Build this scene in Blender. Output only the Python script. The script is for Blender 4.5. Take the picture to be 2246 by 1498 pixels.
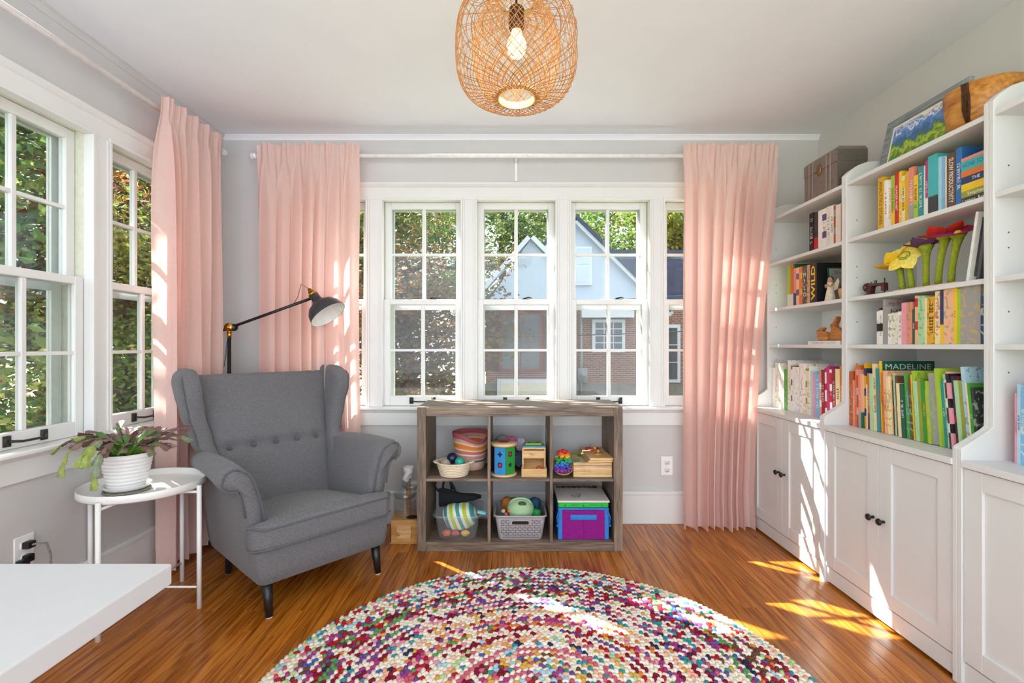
import bpy, math, random
from mathutils import Vector, Matrix
PI = math.pi
for o in list(bpy.data.objects):
    bpy.data.objects.remove(o)
SC = bpy.context.scene
C = SC.collection
# ---------------------------------------------------------------- camera
cam_d = bpy.data.cameras.new('camera'); cam = bpy.data.objects.new('camera', cam_d); C.objects.link(cam)
cam_d.sensor_width = 36.0
cam_d.lens = 1055.0 / 2246.0 * 36.0
cam_d.shift_y = 8.0 / 2246.0
cam_d.clip_start = 0.02; cam_d.clip_end = 300
cam.location = (0, 0, 1.12); cam.rotation_euler = (PI / 2, 0, 0)
SC.camera = cam
# ---------------------------------------------------------------- sky, sun, exposure
W = bpy.data.worlds.new('sky'); SC.world = W; W.use_nodes = True
bg = W.node_tree.nodes['Background']
bg.inputs['Color'].default_value = (0.85, 0.92, 1.0, 1)
bg.inputs['Strength'].default_value = 2.4
SUN_AZ = (1.18, -1.0); SUN_TAN = 1.5
sun_d = bpy.data.lights.new('sun', 'SUN'); sun = bpy.data.objects.new('sun', sun_d); C.objects.link(sun)
sun_d.energy = 34.0; sun_d.angle = math.radians(0.53); sun_d.color = (1.0, 0.955, 0.88)
sun.rotation_euler = Vector((SUN_AZ[0], SUN_AZ[1], -SUN_TAN)).to_track_quat('-Z', 'Y').to_euler()
sun.location = (-6, 9, 8)
vs = SC.view_settings
vs.view_transform = 'Standard'; vs.look = 'None'; vs.gamma = 1.0; vs.use_curve_mapping = False
vs.exposure = 0.79
cy = SC.cycles
cy.max_bounces = 6; cy.diffuse_bounces = 5; cy.glossy_bounces = 2; cy.transmission_bounces = 3; cy.transparent_max_bounces = 16
cy.caustics_reflective = False; cy.caustics_refractive = False
cy.sample_clamp_indirect = 6.0
cy.use_denoising = True
cy.use_adaptive_sampling = True; cy.adaptive_threshold = 0.05; cy.adaptive_min_samples = 16; cy.use_light_tree = False
# ---------------------------------------------------------------- helpers
def lin(h):
    if not isinstance(h, str): return tuple(h)[:3]
    h = h.lstrip('#'); r = []
    for i in (0, 2, 4):
        c = int(h[i:i + 2], 16) / 255.0
        r.append(c / 12.92 if c <= 0.04045 else ((c + 0.055) / 1.055) ** 2.4)
    return tuple(r)
MATS = {}
class NT:
    def __init__(s, m): s.t = m.node_tree
    def n(s, typ, **kw):
        nd = s.t.nodes.new(typ)
        for k, v in kw.items():
            if k.startswith('i_'):
                key = k[2:]
                nd.inputs[int(key) if key.isdigit() else key.replace('_', ' ')].default_value = v
            else: setattr(nd, k, v)
        return nd
    def l(s, a, b): s.t.links.new(a, b)
def newmat(name):
    m = bpy.data.materials.new(name); m.use_nodes = True
    return m, NT(m), m.node_tree.nodes['Principled BSDF']
def ramp(nt, fac, stops):
    r = nt.n('ShaderNodeValToRGB'); e = r.color_ramp.elements
    while len(e) > len(stops): e.remove(e[-1])
    while len(e) < len(stops): e.new(0.5)
    for el, (p, c) in zip(e, stops):
        el.position = p; el.color = lin(c) + (1,)
    nt.l(fac, r.inputs[0]); return r.outputs[0]
def mat(color, rough=0.55, metal=0.0, vary=0.06, scale=40.0, bump=0.0, spec=0.5, coat=0.0, key=None):
    """principled surface with a fine procedural mottling"""
    c = lin(color); k = key or (tuple(round(x, 4) for x in c), rough, metal, vary, scale, bump, spec, coat)
    if k in MATS: return MATS[k]
    m, nt, b = newmat('surface_%d' % len(MATS))
    tc = nt.n('ShaderNodeTexCoord'); nz = nt.n('ShaderNodeTexNoise', i_Scale=scale, i_Detail=3.0)
    nt.l(tc.outputs['Object'], nz.inputs['Vector'])
    r = nt.n('ShaderNodeValToRGB'); e = r.color_ramp.elements
    e[0].position = 0.3; e[1].position = 0.7
    e[0].color = tuple(max(0, x * (1 - vary)) for x in c) + (1,); e[1].color = tuple(min(1, x * (1 + vary)) for x in c) + (1,)
    nt.l(nz.outputs['Fac'], r.inputs[0]); nt.l(r.outputs[0], b.inputs['Base Color'])
    b.inputs['Roughness'].default_value = rough; b.inputs['Metallic'].default_value = metal
    b.inputs['Specular IOR Level'].default_value = spec; b.inputs['Coat Weight'].default_value = coat
    if bump:
        bp = nt.n('ShaderNodeBump', i_Strength=bump, i_Distance=0.004)
        nt.l(nz.outputs['Fac'], bp.inputs['Height']); nt.l(bp.outputs[0], b.inputs['Normal'])
    MATS[k] = m; return m
class MB:
    """collects shapes, then becomes one mesh object"""
    def __init__(s): s.v = []; s.f = []; s.mi = []; s.cm = 0; s.sm = []; s.smooth = False
    def add(s, vs_, fs, M=None):
        b = len(s.v)
        s.v += [tuple(M @ Vector(p)) if M is not None else tuple(p) for p in vs_]
        for f in fs: s.f.append([b + i for i in f]); s.mi.append(s.cm); s.sm.append(s.smooth)
        return s
    def box(s, x0, x1, y0, y1, z0, z1, M=None):
        v = [(x0, y0, z0), (x1, y0, z0), (x1, y1, z0), (x0, y1, z0), (x0, y0, z1), (x1, y0, z1), (x1, y1, z1), (x0, y1, z1)]
        return s.add(v, [(0, 3, 2, 1), (4, 5, 6, 7), (0, 1, 5, 4), (1, 2, 6, 5), (2, 3, 7, 6), (3, 0, 4, 7)], M)
    def loft(s, rings, caps=True, closed=True, M=None):
        n = len(rings[0]); v = [p for r in rings for p in r]; f = []
        for i in range(len(rings) - 1):
            for j in range(n if closed else n - 1):
                a = i * n + j; b = i * n + (j + 1) % n
                f.append((a, b, b + n, a + n))
        if caps:
            f.append(tuple(range(n - 1, -1, -1))); f.append(tuple(range((len(rings) - 1) * n, len(rings) * n)))
        return s.add(v, f, M)
    def prism(s, poly, axis, a, b, M=None):
        """poly of 2-D points extruded along axis ('x','y','z') from a to b"""
        def P(p, t):
            return {'x': (t, p[0], p[1]), 'y': (p[0], t, p[1]), 'z': (p[0], p[1], t)}[axis]
        n = len(poly); v = [P(p, a) for p in poly] + [P(p, b) for p in poly]
        f = [tuple(range(n))[::-1], tuple(range(n, 2 * n))] + [(i, (i + 1) % n, (i + 1) % n + n, i + n) for i in range(n)]
        return s.add(v, f, M)
    def cyl(s, p0, p1, r0, r1=None, n=12, caps=True, M=None):
        r1 = r0 if r1 is None else r1
        p0 = Vector(p0); p1 = Vector(p1); d = (p1 - p0).normalized()
        a = d.orthogonal().normalized(); b = d.cross(a)
        rr = []
        for p, r in ((p0, r0), (p1, r1)):
            rr.append([tuple(p + (a * math.cos(2 * PI * i / n) + b * math.sin(2 * PI * i / n)) * r) for i in range(n)])
        return s.loft(rr, caps, True, M)
    def tube(s, pts, r, n=6, caps=True, M=None, closed=False):
        pts = [Vector(p) for p in pts]; rings = []; a = None; N = len(pts)
        for i, p in enumerate(pts):
            if closed: t = (pts[(i + 1) % N] - pts[i - 1]).normalized()
            else: t = (pts[min(i + 1, N - 1)] - pts[max(i - 1, 0)]).normalized()
            if a is None: a = t.orthogonal().normalized()
            a = (a - t * a.dot(t)).normalized(); b = t.cross(a)
            rad = r[i] if isinstance(r, (list, tuple)) else r
            rings.append([tuple(p + (a * math.cos(2 * PI * j / n) + b * math.sin(2 * PI * j / n)) * rad) for j in range(n)])
        if closed: rings.append(rings[0]); caps = False
        return s.loft(rings, caps, True, M)
    def lathe(s, prof, n=32, M=None, caps=False):
        rings = [[(r * math.cos(2 * PI * j / n), r * math.sin(2 * PI * j / n), z) for j in range(n)] for r, z in prof]
        return s.loft(rings, caps, True, M)
    def ball(s, c, r, n=16, m=10, sc=(1, 1, 1), M=None):
        rings = []
        for i in range(m + 1):
            t = PI * i / m; q = max(1e-4, math.sin(t))
            rings.append([(c[0] + r * sc[0] * q * math.cos(2 * PI * j / n), c[1] + r * sc[1] * q * math.sin(2 * PI * j / n), c[2] - r * sc[2] * math.cos(t)) for j in range(n)])
        return s.loft(rings, True, True, M)
    def grid(s, fn, nu, nv, M=None):
        v = [fn(i / nu, j / nv) for j in range(nv + 1) for i in range(nu + 1)]
        f = [(j * (nu + 1) + i, j * (nu + 1) + i + 1, (j + 1) * (nu + 1) + i + 1, (j + 1) * (nu + 1) + i) for j in range(nv) for i in range(nu)]
        return s.add(v, f, M)
    def mesh(s, name, mats):
        me = bpy.data.meshes.new(name); me.from_pydata(s.v, [], s.f)
        for m in (mats if isinstance(mats, (list, tuple)) else [mats]): me.materials.append(m)
        me.polygons.foreach_set('material_index', s.mi); me.polygons.foreach_set('use_smooth', s.sm)
        me.update(); return me
    def build(s, name, mats, parent=None, bevel=0.0, seg=2, sub=0, loc=None, rot=None):
        o = bpy.data.objects.new(name, s.mesh(name, mats)); C.objects.link(o)
        if parent is not None: o.parent = parent
        if loc is not None: o.location = loc
        if rot is not None: o.rotation_euler = rot
        if bevel:
            md = o.modifiers.new('bevel', 'BEVEL'); md.width = bevel; md.segments = seg; md.limit_method = 'ANGLE'; md.angle_limit = math.radians(40)
        if sub:
            md = o.modifiers.new('sub', 'SUBSURF'); md.levels = sub; md.render_levels = sub
        return o
def S(): 
    m = MB(); m.smooth = True; return m
def tag(o, label=None, cat=None, group=None, kind=None):
    if label: o['label'] = label
    if cat: o['category'] = cat
    if group: o['group'] = group
    if kind: o['kind'] = kind
    return o
def empty(name, loc=(0, 0, 0), rz=0.0, parent=None):
    o = bpy.data.objects.new(name, None); C.objects.link(o); o.location = loc; o.rotation_euler = (0, 0, rz)
    o.empty_display_size = 0.05
    if parent is not None: o.parent = parent
    return o
def copy_tree(o, parent=None):
    c = o.copy(); C.objects.link(c)
    if parent is not None: c.parent = parent
    for ch in list(o.children): copy_tree(ch, c)
    return c
def rr(w, h, r, n=4, cx=0.0, cy_=0.0):
    """rounded rectangle outline"""
    p = []
    for (sx, sy, a0) in ((1, 1, 0), (-1, 1, 90), (-1, -1, 180), (1, -1, 270)):
        for i in range(n + 1):
            a = math.radians(a0 + 90 * i / n)
            p.append((cx + sx * (w / 2 - r) + r * math.cos(a), cy_ + sy * (h / 2 - r) + r * math.sin(a)))
    return p
def text_mesh(name, body, size, material, align='CENTER', bold=0.0, xscale=1.0):
    cu = bpy.data.curves.new('tmp', 'FONT'); cu.body = body; cu.size = size; cu.align_x = align; cu.align_y = 'CENTER'
    cu.offset = bold; cu.resolution_u = 2; cu.space_character = 1.0
    ob = bpy.data.objects.new('tmp', cu)
    me = bpy.data.meshes.new_from_object(ob)
    bpy.data.objects.remove(ob); bpy.data.curves.remove(cu)
    me.name = name; me.materials.clear(); me.materials.append(material)
    if xscale != 1.0:
        for v in me.vertices: v.co.x *= xscale
    return me
def text(name, body, size, material, parent, loc, rot, bold=0.0, fit=None, align='CENTER'):
    me = text_mesh(name, body, size, material, align, bold)
    if fit:
        xs = [v.co.x for v in me.vertices]; w = max(xs) - min(xs)
        k = fit / w
        for v in me.vertices: v.co.x *= k
    o = bpy.data.objects.new(name, me); C.objects.link(o); o.parent = parent; o.location = loc; o.rotation_euler = rot
    return o
# ---------------------------------------------------------------- shared materials
def make_floor_mat(i):
    m, nt, b = newmat('oak_plank_%d' % i)
    tc = nt.n('ShaderNodeTexCoord'); oi = nt.n('ShaderNodeObjectInfo')
    wn = nt.n('ShaderNodeTexWhiteNoise', noise_dimensions='1D'); nt.l(oi.outputs['Random'], wn.inputs['W'])
    mp = nt.n('ShaderNodeMapping'); mp.inputs['Scale'].default_value = (1, 0.055, 1)
    av = nt.n('ShaderNodeVectorMath', operation='ADD'); sc_ = nt.n('ShaderNodeVectorMath', operation='SCALE'); sc_.inputs['Scale'].default_value = 30.0
    nt.l(wn.outputs['Color'], sc_.inputs[0]); nt.l(tc.outputs['Object'], av.inputs[0]); nt.l(sc_.outputs[0], av.inputs[1])
    nt.l(av.outputs[0], mp.inputs['Vector'])
    n1 = nt.n('ShaderNodeTexNoise', i_Scale=20.0, i_Detail=1.5, i_Distortion=0.3)       # cathedral figure
    nt.l(mp.outputs[0], n1.inputs['Vector'])
    wv = nt.n('ShaderNodeMath', operation='MULTIPLY'); wv.inputs[1].default_value = 34.0; nt.l(n1.outputs['Fac'], wv.inputs[0])
    sn = nt.n('ShaderNodeMath', operation='SINE'); nt.l(wv.outputs[0], sn.inputs[0])
    mp2 = nt.n('ShaderNodeMapping'); mp2.inputs['Scale'].default_value = (1, 0.022, 1); nt.l(av.outputs[0], mp2.inputs['Vector'])
    n2 = nt.n('ShaderNodeTexNoise', i_Scale=300.0, i_Detail=4.0); nt.l(mp2.outputs[0], n2.inputs['Vector'])
    mx = nt.n('ShaderNodeMath', operation='MULTIPLY_ADD'); mx.inputs[1].default_value = 0.15; nt.l(sn.outputs[0], mx.inputs[0]); nt.l(n2.outputs['Fac'], mx.inputs[2])
    col = ramp(nt, mx.outputs[0], [(0.16, '#6e350b'), (0.36, '#9c5514'), (0.55, '#b66b1f'), (0.85, '#c98030')])
    hs = nt.n('ShaderNodeHueSaturation'); nt.l(col, hs.inputs['Color'])
    mr = nt.n('ShaderNodeMapRange'); mr.inputs['To Min'].default_value = 0.78; mr.inputs['To Max'].default_value = 1.12
    nt.l(oi.outputs['Random'], mr.inputs['Value']); nt.l(mr.outputs[0], hs.inputs['Value'])
    nt.l(hs.outputs[0], b.inputs['Base Color'])
    b.inputs['Roughness'].default_value = 0.25; b.inputs['Coat Weight'].default_value = 0.12; b.inputs['Coat Roughness'].default_value = 0.12
    bp = nt.n('ShaderNodeBump', i_Strength=0.06, i_Distance=0.002); nt.l(n2.outputs['Fac'], bp.inputs['Height']); nt.l(bp.outputs[0], b.inputs['Normal'])
    return m
def wood(name, stops, axis=0, scale=14.0, rough=0.5, ring=10.0, stretch=0.08, fine=160.0):
    m, nt, b = newmat(name)
    tc = nt.n('ShaderNodeTexCoord'); oi = nt.n('ShaderNodeObjectInfo')
    mp = nt.n('ShaderNodeMapping'); sc_ = [1, 1, 1]; sc_[axis] = stretch; mp.inputs['Scale'].default_value = sc_
    ad = nt.n('ShaderNodeVectorMath', operation='ADD'); nt.l(tc.outputs['Object'], ad.inputs[0])
    cb = nt.n('ShaderNodeCombineXYZ'); ml = nt.n('ShaderNodeMath', operation='MULTIPLY'); ml.inputs[1].default_value = 17.0
    nt.l(oi.outputs['Random'], ml.inputs[0])
    for k in range(3): nt.l(ml.outputs[0], cb.inputs[k])
    nt.l(cb.outputs[0], ad.inputs[1]); nt.l(ad.outputs[0], mp.inputs['Vector'])
    n1 = nt.n('ShaderNodeTexNoise', i_Scale=scale, i_Detail=2.0, i_Distortion=0.5); nt.l(mp.outputs[0], n1.inputs['Vector'])
    mu = nt.n('ShaderNodeMath', operation='MULTIPLY'); mu.inputs[1].default_value = ring; nt.l(n1.outputs['Fac'], mu.inputs[0])
    fr = nt.n('ShaderNodeMath', operation='SINE'); nt.l(mu.outputs[0], fr.inputs[0])
    n2 = nt.n('ShaderNodeTexNoise', i_Scale=fine, i_Detail=3.0); nt.l(mp.outputs[0], n2.inputs['Vector'])
    mx = nt.n('ShaderNodeMath', operation='MULTIPLY_ADD'); mx.inputs[1].default_value = 0.18; nt.l(fr.outputs[0], mx.inputs[0]); nt.l(n2.outputs['Fac'], mx.inputs[2])
    c = ramp(nt, mx.outputs[0], stops); nt.l(c, b.inputs['Base Color'])
    b.inputs['Roughness'].default_value = rough
    return m
def glass(name, tint=(1, 1, 1), refl=0.08, cloudy=0.0):
    m, nt, b = newmat(name); t = m.node_tree; t.nodes.remove(b)
    out = [n for n in t.nodes if n.type == 'OUTPUT_MATERIAL'][0]
    tr = nt.n('ShaderNodeBsdfTransparent'); tr.inputs[0].default_value = tuple(tint) + (1,)
    gl = nt.n('ShaderNodeBsdfGlossy', i_Roughness=0.03)
    lw = nt.n('ShaderNodeLayerWeight', i_Blend=0.5); pw_ = nt.n('ShaderNodeMath', operation='POWER'); pw_.inputs[1].default_value = 5.0; nt.l(lw.outputs['Facing'], pw_.inputs[0])
    mm = nt.n('ShaderNodeMath', operation='MULTIPLY_ADD'); mm.inputs[1].default_value = 0.6; mm.inputs[2].default_value = refl * 0.4; nt.l(pw_.outputs[0], mm.inputs[0])
    mx = nt.n('ShaderNodeMixShader'); nt.l(mm.outputs[0], mx.inputs[0]); nt.l(tr.outputs[0], mx.inputs[1]); nt.l(gl.outputs[0], mx.inputs[2])
    last = mx.outputs[0]
    if cloudy:
        df = nt.n('ShaderNodeBsdfDiffuse'); df.inputs[0].default_value = (0.85, 0.87, 0.88, 1)
        m2 = nt.n('ShaderNodeMixShader'); m2.inputs[0].default_value = cloudy; nt.l(last, m2.inputs[1]); nt.l(df.outputs[0], m2.inputs[2]); last = m2.outputs[0]
    nt.l(last, out.inputs[0]); return m
def fabric(name, c1, c2, scale=900.0, rough=0.95, bump=0.3, translucent=0.0, tcol=None, axis_mix=True):
    """woven cloth: crossed fine threads with slubs"""
    m, nt, b = newmat(name); t = m.node_tree
    tc = nt.n('ShaderNodeTexCoord'); facs = []
    for k, sc_ in enumerate(((1, 1, 0.06), (0.06, 0.06, 1))):
        mp = nt.n('ShaderNodeMapping'); mp.inputs['Scale'].default_value = sc_; nt.l(tc.outputs['Object'], mp.inputs['Vector'])
        nz = nt.n('ShaderNodeTexNoise', i_Scale=scale, i_Detail=2.0); nt.l(mp.outputs[0], nz.inputs['Vector']); facs.append(nz.outputs['Fac'])
    ad = nt.n('ShaderNodeMath', operation='ADD'); nt.l(facs[0], ad.inputs[0]); nt.l(facs[1], ad.inputs[1])
    hv = nt.n('ShaderNodeMath', operation='MULTIPLY'); hv.inputs[1].default_value = 0.5; nt.l(ad.outputs[0], hv.inputs[0])
    col = ramp(nt, hv.outputs[0], [(0.36, c1), (0.64, c2)]); nt.l(col, b.inputs['Base Color'])
    b.inputs['Roughness'].default_value = rough; b.inputs['Specular IOR Level'].default_value = 0.15
    b.inputs['Sheen Weight'].default_value = 0.15
    bp = nt.n('ShaderNodeBump', i_Strength=bump, i_Distance=0.001); nt.l(hv.outputs[0], bp.inputs['Height']); nt.l(bp.outputs[0], b.inputs['Normal'])
    if translucent:
        out = [n for n in t.nodes if n.type == 'OUTPUT_MATERIAL'][0]
        tl = nt.n('ShaderNodeBsdfTranslucent'); tl.inputs[0].default_value = lin(tcol or c2) + (1,)
        mx = nt.n('ShaderNodeMixShader'); mx.inputs[0].default_value = translucent
        nt.l(b.outputs[0], mx.inputs[1]); nt.l(tl.outputs[0], mx.inputs[2]); nt.l(mx.outputs[0], out.inputs[0])
    return m
def emit(name, color, strength):
    m, nt, b = newmat(name)
    b.inputs['Base Color'].default_value = lin(color) + (1,)
    b.inputs['Emission Color'].default_value = lin(color) + (1,); b.inputs['Emission Strength'].default_value = strength
    return m
def vcol(name, rough=0.9, vary=0.12, scale=200.0, bump=0.3, translucent=0.0):
    """colour of each piece comes from its own dye (a colour attribute)"""
    m, nt, b = newmat(name); at = nt.n('ShaderNodeVertexColor', layer_name='dye')
    tc = nt.n('ShaderNodeTexCoord'); nz = nt.n('ShaderNodeTexNoise', i_Scale=scale, i_Detail=3.0); nt.l(tc.outputs['Object'], nz.inputs['Vector'])
    mr = nt.n('ShaderNodeMapRange'); mr.inputs['To Min'].default_value = 1 - vary; mr.inputs['To Max'].default_value = 1 + vary; nt.l(nz.outputs['Fac'], mr.inputs['Value'])
    hs = nt.n('ShaderNodeHueSaturation'); nt.l(at.outputs['Color'], hs.inputs['Color']); nt.l(mr.outputs[0], hs.inputs['Value'])
    nt.l(hs.outputs[0], b.inputs['Base Color']); b.inputs['Roughness'].default_value = rough; b.inputs['Specular IOR Level'].default_value = 0.2
    if bump:
        bp = nt.n('ShaderNodeBump', i_Strength=bump, i_Distance=0.002); nt.l(nz.outputs['Fac'], bp.inputs['Height']); nt.l(bp.outputs[0], b.inputs['Normal'])
    if translucent:
        out = [n for n in m.node_tree.nodes if n.type == 'OUTPUT_MATERIAL'][0]
        tl = nt.n('ShaderNodeBsdfTranslucent'); nt.l(hs.outputs[0], tl.inputs[0])
        mx = nt.n('ShaderNodeMixShader'); mx.inputs[0].default_value = translucent
        nt.l(b.outputs[0], mx.inputs[1]); nt.l(tl.outputs[0], mx.inputs[2]); nt.l(mx.outputs[0], out.inputs[0])
    return m
def dye(me, cols):
    """cols: one colour per polygon"""
    at = me.color_attributes.new('dye', 'FLOAT_COLOR', 'CORNER'); buf = []
    for p, c in zip(me.polygons, cols): buf += (list(c) + [1.0]) * p.loop_total
    at.data.foreach_set('color', buf)
FLOORM = make_floor_mat(0)
WALL = mat('#cccbca', 0.75, vary=0.012, scale=6.0, bump=0.02, key='wall')
CEIL = mat('#ebeef2', 0.8, vary=0.01, scale=5.0, key='ceil')
TRIM = mat('#e4e4e2', 0.38, vary=0.012, scale=9.0, key='trim')
SASH = mat('#e6e6e4', 0.35, vary=0.012, scale=9.0, key='sash')
BOOKW = mat('#d9d9d8', 0.42, vary=0.01, scale=8.0, key='bookw')
GLASS = glass('window_glass', (0.85, 0.87, 0.88), 0.05)
SCREEN = glass('insect_mesh', (0.8, 0.8, 0.8), 0.0, 0.03)
CLEAR = glass('clear_plastic', (0.93, 0.95, 0.97), 0.12, 0.10)
TOYCLEAR = glass('clear_acrylic', (0.9, 0.93, 0.95), 0.3, 0.04)
BLACK = mat('#15151a', 0.45, key='black')
BLACKM = mat('#1b1b1d', 0.35, key='blackm')
BRASS = mat('#d9a441', 0.25, metal=1.0, vary=0.03, key='brass')
CURT = fabric('curtain_linen', '#f3d6cd', '#fbe9e2', 700.0, 0.95, 0.2, 0.42, '#f9c4b8')
CHAIRF = fabric('chair_weave', '#555457', '#828184', 1500.0, 0.95, 0.4)
CHAIRP = fabric('chair_piping', '#4f4f55', '#6e6e75', 1500.0, 0.95, 0.3)
GREYWOOD = wood('grey_oak_laminate', [(0.2, '#5a4a3e'), (0.45, '#7f6c5c'), (0.62, '#917e6d'), (0.85, '#a3917f')], 0, 18.0, 0.55, 9.0, 0.07, 140.0)
GREYWOODV = wood('grey_oak_laminate_upright', [(0.2, '#5a4a3e'), (0.45, '#7f6c5c'), (0.62, '#917e6d'), (0.85, '#a3917f')], 2, 18.0, 0.55, 9.0, 0.07, 140.0)
PINE = wood('pale_wood', [(0.25, '#c99a62'), (0.5, '#dcb37d'), (0.8, '#e8c896')], 0, 20.0, 0.5, 7.0, 0.1, 120.0)
OAKTOY = wood('toy_wood', [(0.25, '#b07a3c'), (0.5, '#c79150'), (0.8, '#d6a766')], 0, 20.0, 0.5, 7.0, 0.1, 120.0)
WHITEP = mat('#f2f1ef', 0.4, vary=0.01, key='whiteplastic')
PAGES = mat('#efe9da', 0.85, vary=0.05, scale=300.0, key='pages')
# ---------------------------------------------------------------- room shell (metres; camera stands at the origin, looking along +y)
XL, XR, YB, YF, H = -1.82, 1.93, 3.03, -0.75, 2.44
TH = 0.15
ZS, ZH = 0.735, 2.045            # window stool, window head
PITCH, WW = 0.59, 0.515
BW = [-1.162, -0.567, 0.026, 0.616, 1.203]      # window centres, back wall
LW = [0.05, 0.64, 1.23, 1.82, 2.41]              # window centres, left wall
def struct(o): o['kind'] = 'structure'; return o
m = MB()
m.box(XL - TH, XR + TH, YB, YB + TH, -0.25, ZS - 0.02); m.box(XL - TH, XR + TH, YB, YB + TH, ZH, H + 0.2)
xs = [XL - TH] + sum(([c - WW / 2, c + WW / 2] for c in BW), []) + [XR + TH]
for i in range(0, len(xs), 2): m.box(xs[i], xs[i + 1], YB, YB + TH, ZS - 0.02, ZH)
struct(m.build('wall_back', WALL))
m = MB()
m.box(XL - TH, XL, YF, YB, -0.25, ZS - 0.02); m.box(XL - TH, XL, YF, YB, ZH, H + 0.2)
xs = [YF] + sum(([c - WW / 2, c + WW / 2] for c in LW), []) + [YB]
for i in range(0, len(xs), 2): m.box(XL - TH, XL, xs[i], xs[i + 1], ZS - 0.02, ZH)
struct(m.build('wall_left', WALL))
struct(MB().box(XR, XR + TH, YF, YB, -0.25, H + 0.2).build('wall_right', WALL))
struct(MB().box(XL - TH, XR + TH, YF, YB + TH, H, H + 0.2).build('ceiling', CEIL))
# floor: sub-floor with oak strips nailed on it, each strip a piece
fl = struct(MB().box(XL, XR, YF, YB, -0.2, -0.012).build('floor', mat('#3a2412', 0.9, key='subfloor')))
rnd = random.Random(5)
pw = 0.0572; x = XL; npl = 0; PM = {}
while x < XR - 0.005:
    x1 = min(x + pw, XR); y = YF - rnd.random() * 0.9
    while y < YB - 0.01:
        L = rnd.choice((0.8, 1.1, 1.4, 1.7, 2.0)); y1 = min(y + L, YB); ya = max(y, YF)
        if y1 - ya > 0.02:
            k = (round(x1 - x, 3), round(y1 - ya, 3))
            if k not in PM:
                w, l = k; g = 0.0003; b_ = 0.0007
                r0 = [(-w/2 + g, -l/2 + g, -0.012), (w/2 - g, -l/2 + g, -0.012), (w/2 - g, l/2 - g, -0.012), (-w/2 + g, l/2 - g, -0.012)]
                r1 = [(p[0], p[1], -b_) for p in r0]; r2 = [(p[0] * (1 - 2 * b_ / w), p[1] * (1 - 2 * b_ / l), 0) for p in r0]
                PM[k] = MB().loft([r0, r1, r2]).mesh('plank', FLOORM)
            o = bpy.data.objects.new('plank', PM[k]); C.objects.link(o); o.parent = fl
            o.location = ((x + x1) / 2, (ya + y1) / 2, 0); npl += 1
        y = y1
    x = x1
# crown, head casings, mullion casings, stools, aprons, baseboards
def profile_run(name, prof, axis, a, b, origin, flip=1):
    """prof: (out, up) outline; runs along axis"""
    m = MB()
    if axis == 'x': m.prism([(origin[0] - p[0] * flip, origin[1] + p[1]) for p in prof], 'x', a, b)
    else: m.prism([(origin[0] + p[0] * flip, origin[1] + p[1]) for p in prof], 'y', a, b)
    return struct(m.build(name, TRIM))
CR = [(0, 0), (0.004, 0), (0.006, 0.008), (0.016, 0.02), (0.022, 0.023), (0.022, 0.03), (0, 0.03)]
profile_run('trim_1', CR, 'x', XL, XR, (YB, H - 0.0305)).data.materials[0] = CEIL
profile_run('trim_2', CR, 'y', YF, YB, (XL, H - 0.0305), 1).data.materials[0] = WALL
HC = [(0, 0), (0.016, 0), (0.016, 0.075), (0.022, 0.078), (0.034, 0.092), (0.034, 0.102), (0, 0.102)]
profile_run('trim_4', HC, 'x', -1.475, 1.515, (YB, ZH - 0.012))
profile_run('trim_5', HC, 'y', YF, 2.72, (XL, ZH - 0.012), 1)
ST = [(-0.10, 0.0), (0.048, 0), (0.054, 0.005), (0.054, 0.014), (0.048, 0.02), (-0.10, 0.02)]
profile_run('trim_6', ST, 'x', -1.50, 1.505, (YB, ZS - 0.02))
profile_run('trim_7', ST, 'y', YF, 2.74, (XL, ZS - 0.02), 1)
AP = [(0, 0), (0.016, 0.003), (0.016, 0.082), (0.024, 0.09), (0.024, 0.0995), (0, 0.0995)]
profile_run('trim_8', AP, 'x', -1.475, 1.49, (YB, ZS - 0.12))
profile_run('trim_9', AP, 'y', YF, 2.72, (XL, ZS - 0.12), 1)
BB = [(0, 0), (0.016, 0), (0.016, 0.18), (0.022, 0.184), (0.022, 0.196), (0.014, 0.203), (0, 0.203)]
profile_run('baseboard_back', BB, 'x', XL, XR, (YB, 0.0005))
profile_run('baseboard_left', BB, 'y', YF, YB - 0.024, (XL, 0.0005), 1)
nt_ = 10
def casing(M, u0, u1):
    global nt_
    o = struct(MB().box(u0, u1, -0.016, 0, ZS, ZH - 0.0125, M).build('trim_%d' % nt_, TRIM)); nt_ += 1
MBK = Matrix(((1, 0, 0, 0), (0, 1, 0, YB), (0, 0, 1, 0), (0, 0, 0, 1)))             # u = x, outward = +y
MLF = Matrix(((0, -1, 0, XL), (1, 0, 0, 0), (0, 0, 1, 0), (0, 0, 0, 1)))            # u = y, outward = -x
for M, cs, e0, e1 in ((MBK, BW, -1.475, 1.515), (MLF, LW, -0.3, 2.72)):
    edges = [e0] + sum(([c - WW / 2 - 0.0, c + WW / 2 + 0.0] for c in cs), []) + [e1]
    for i in range(0, len(edges), 2): casing(M, edges[i], edges[i + 1])
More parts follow.
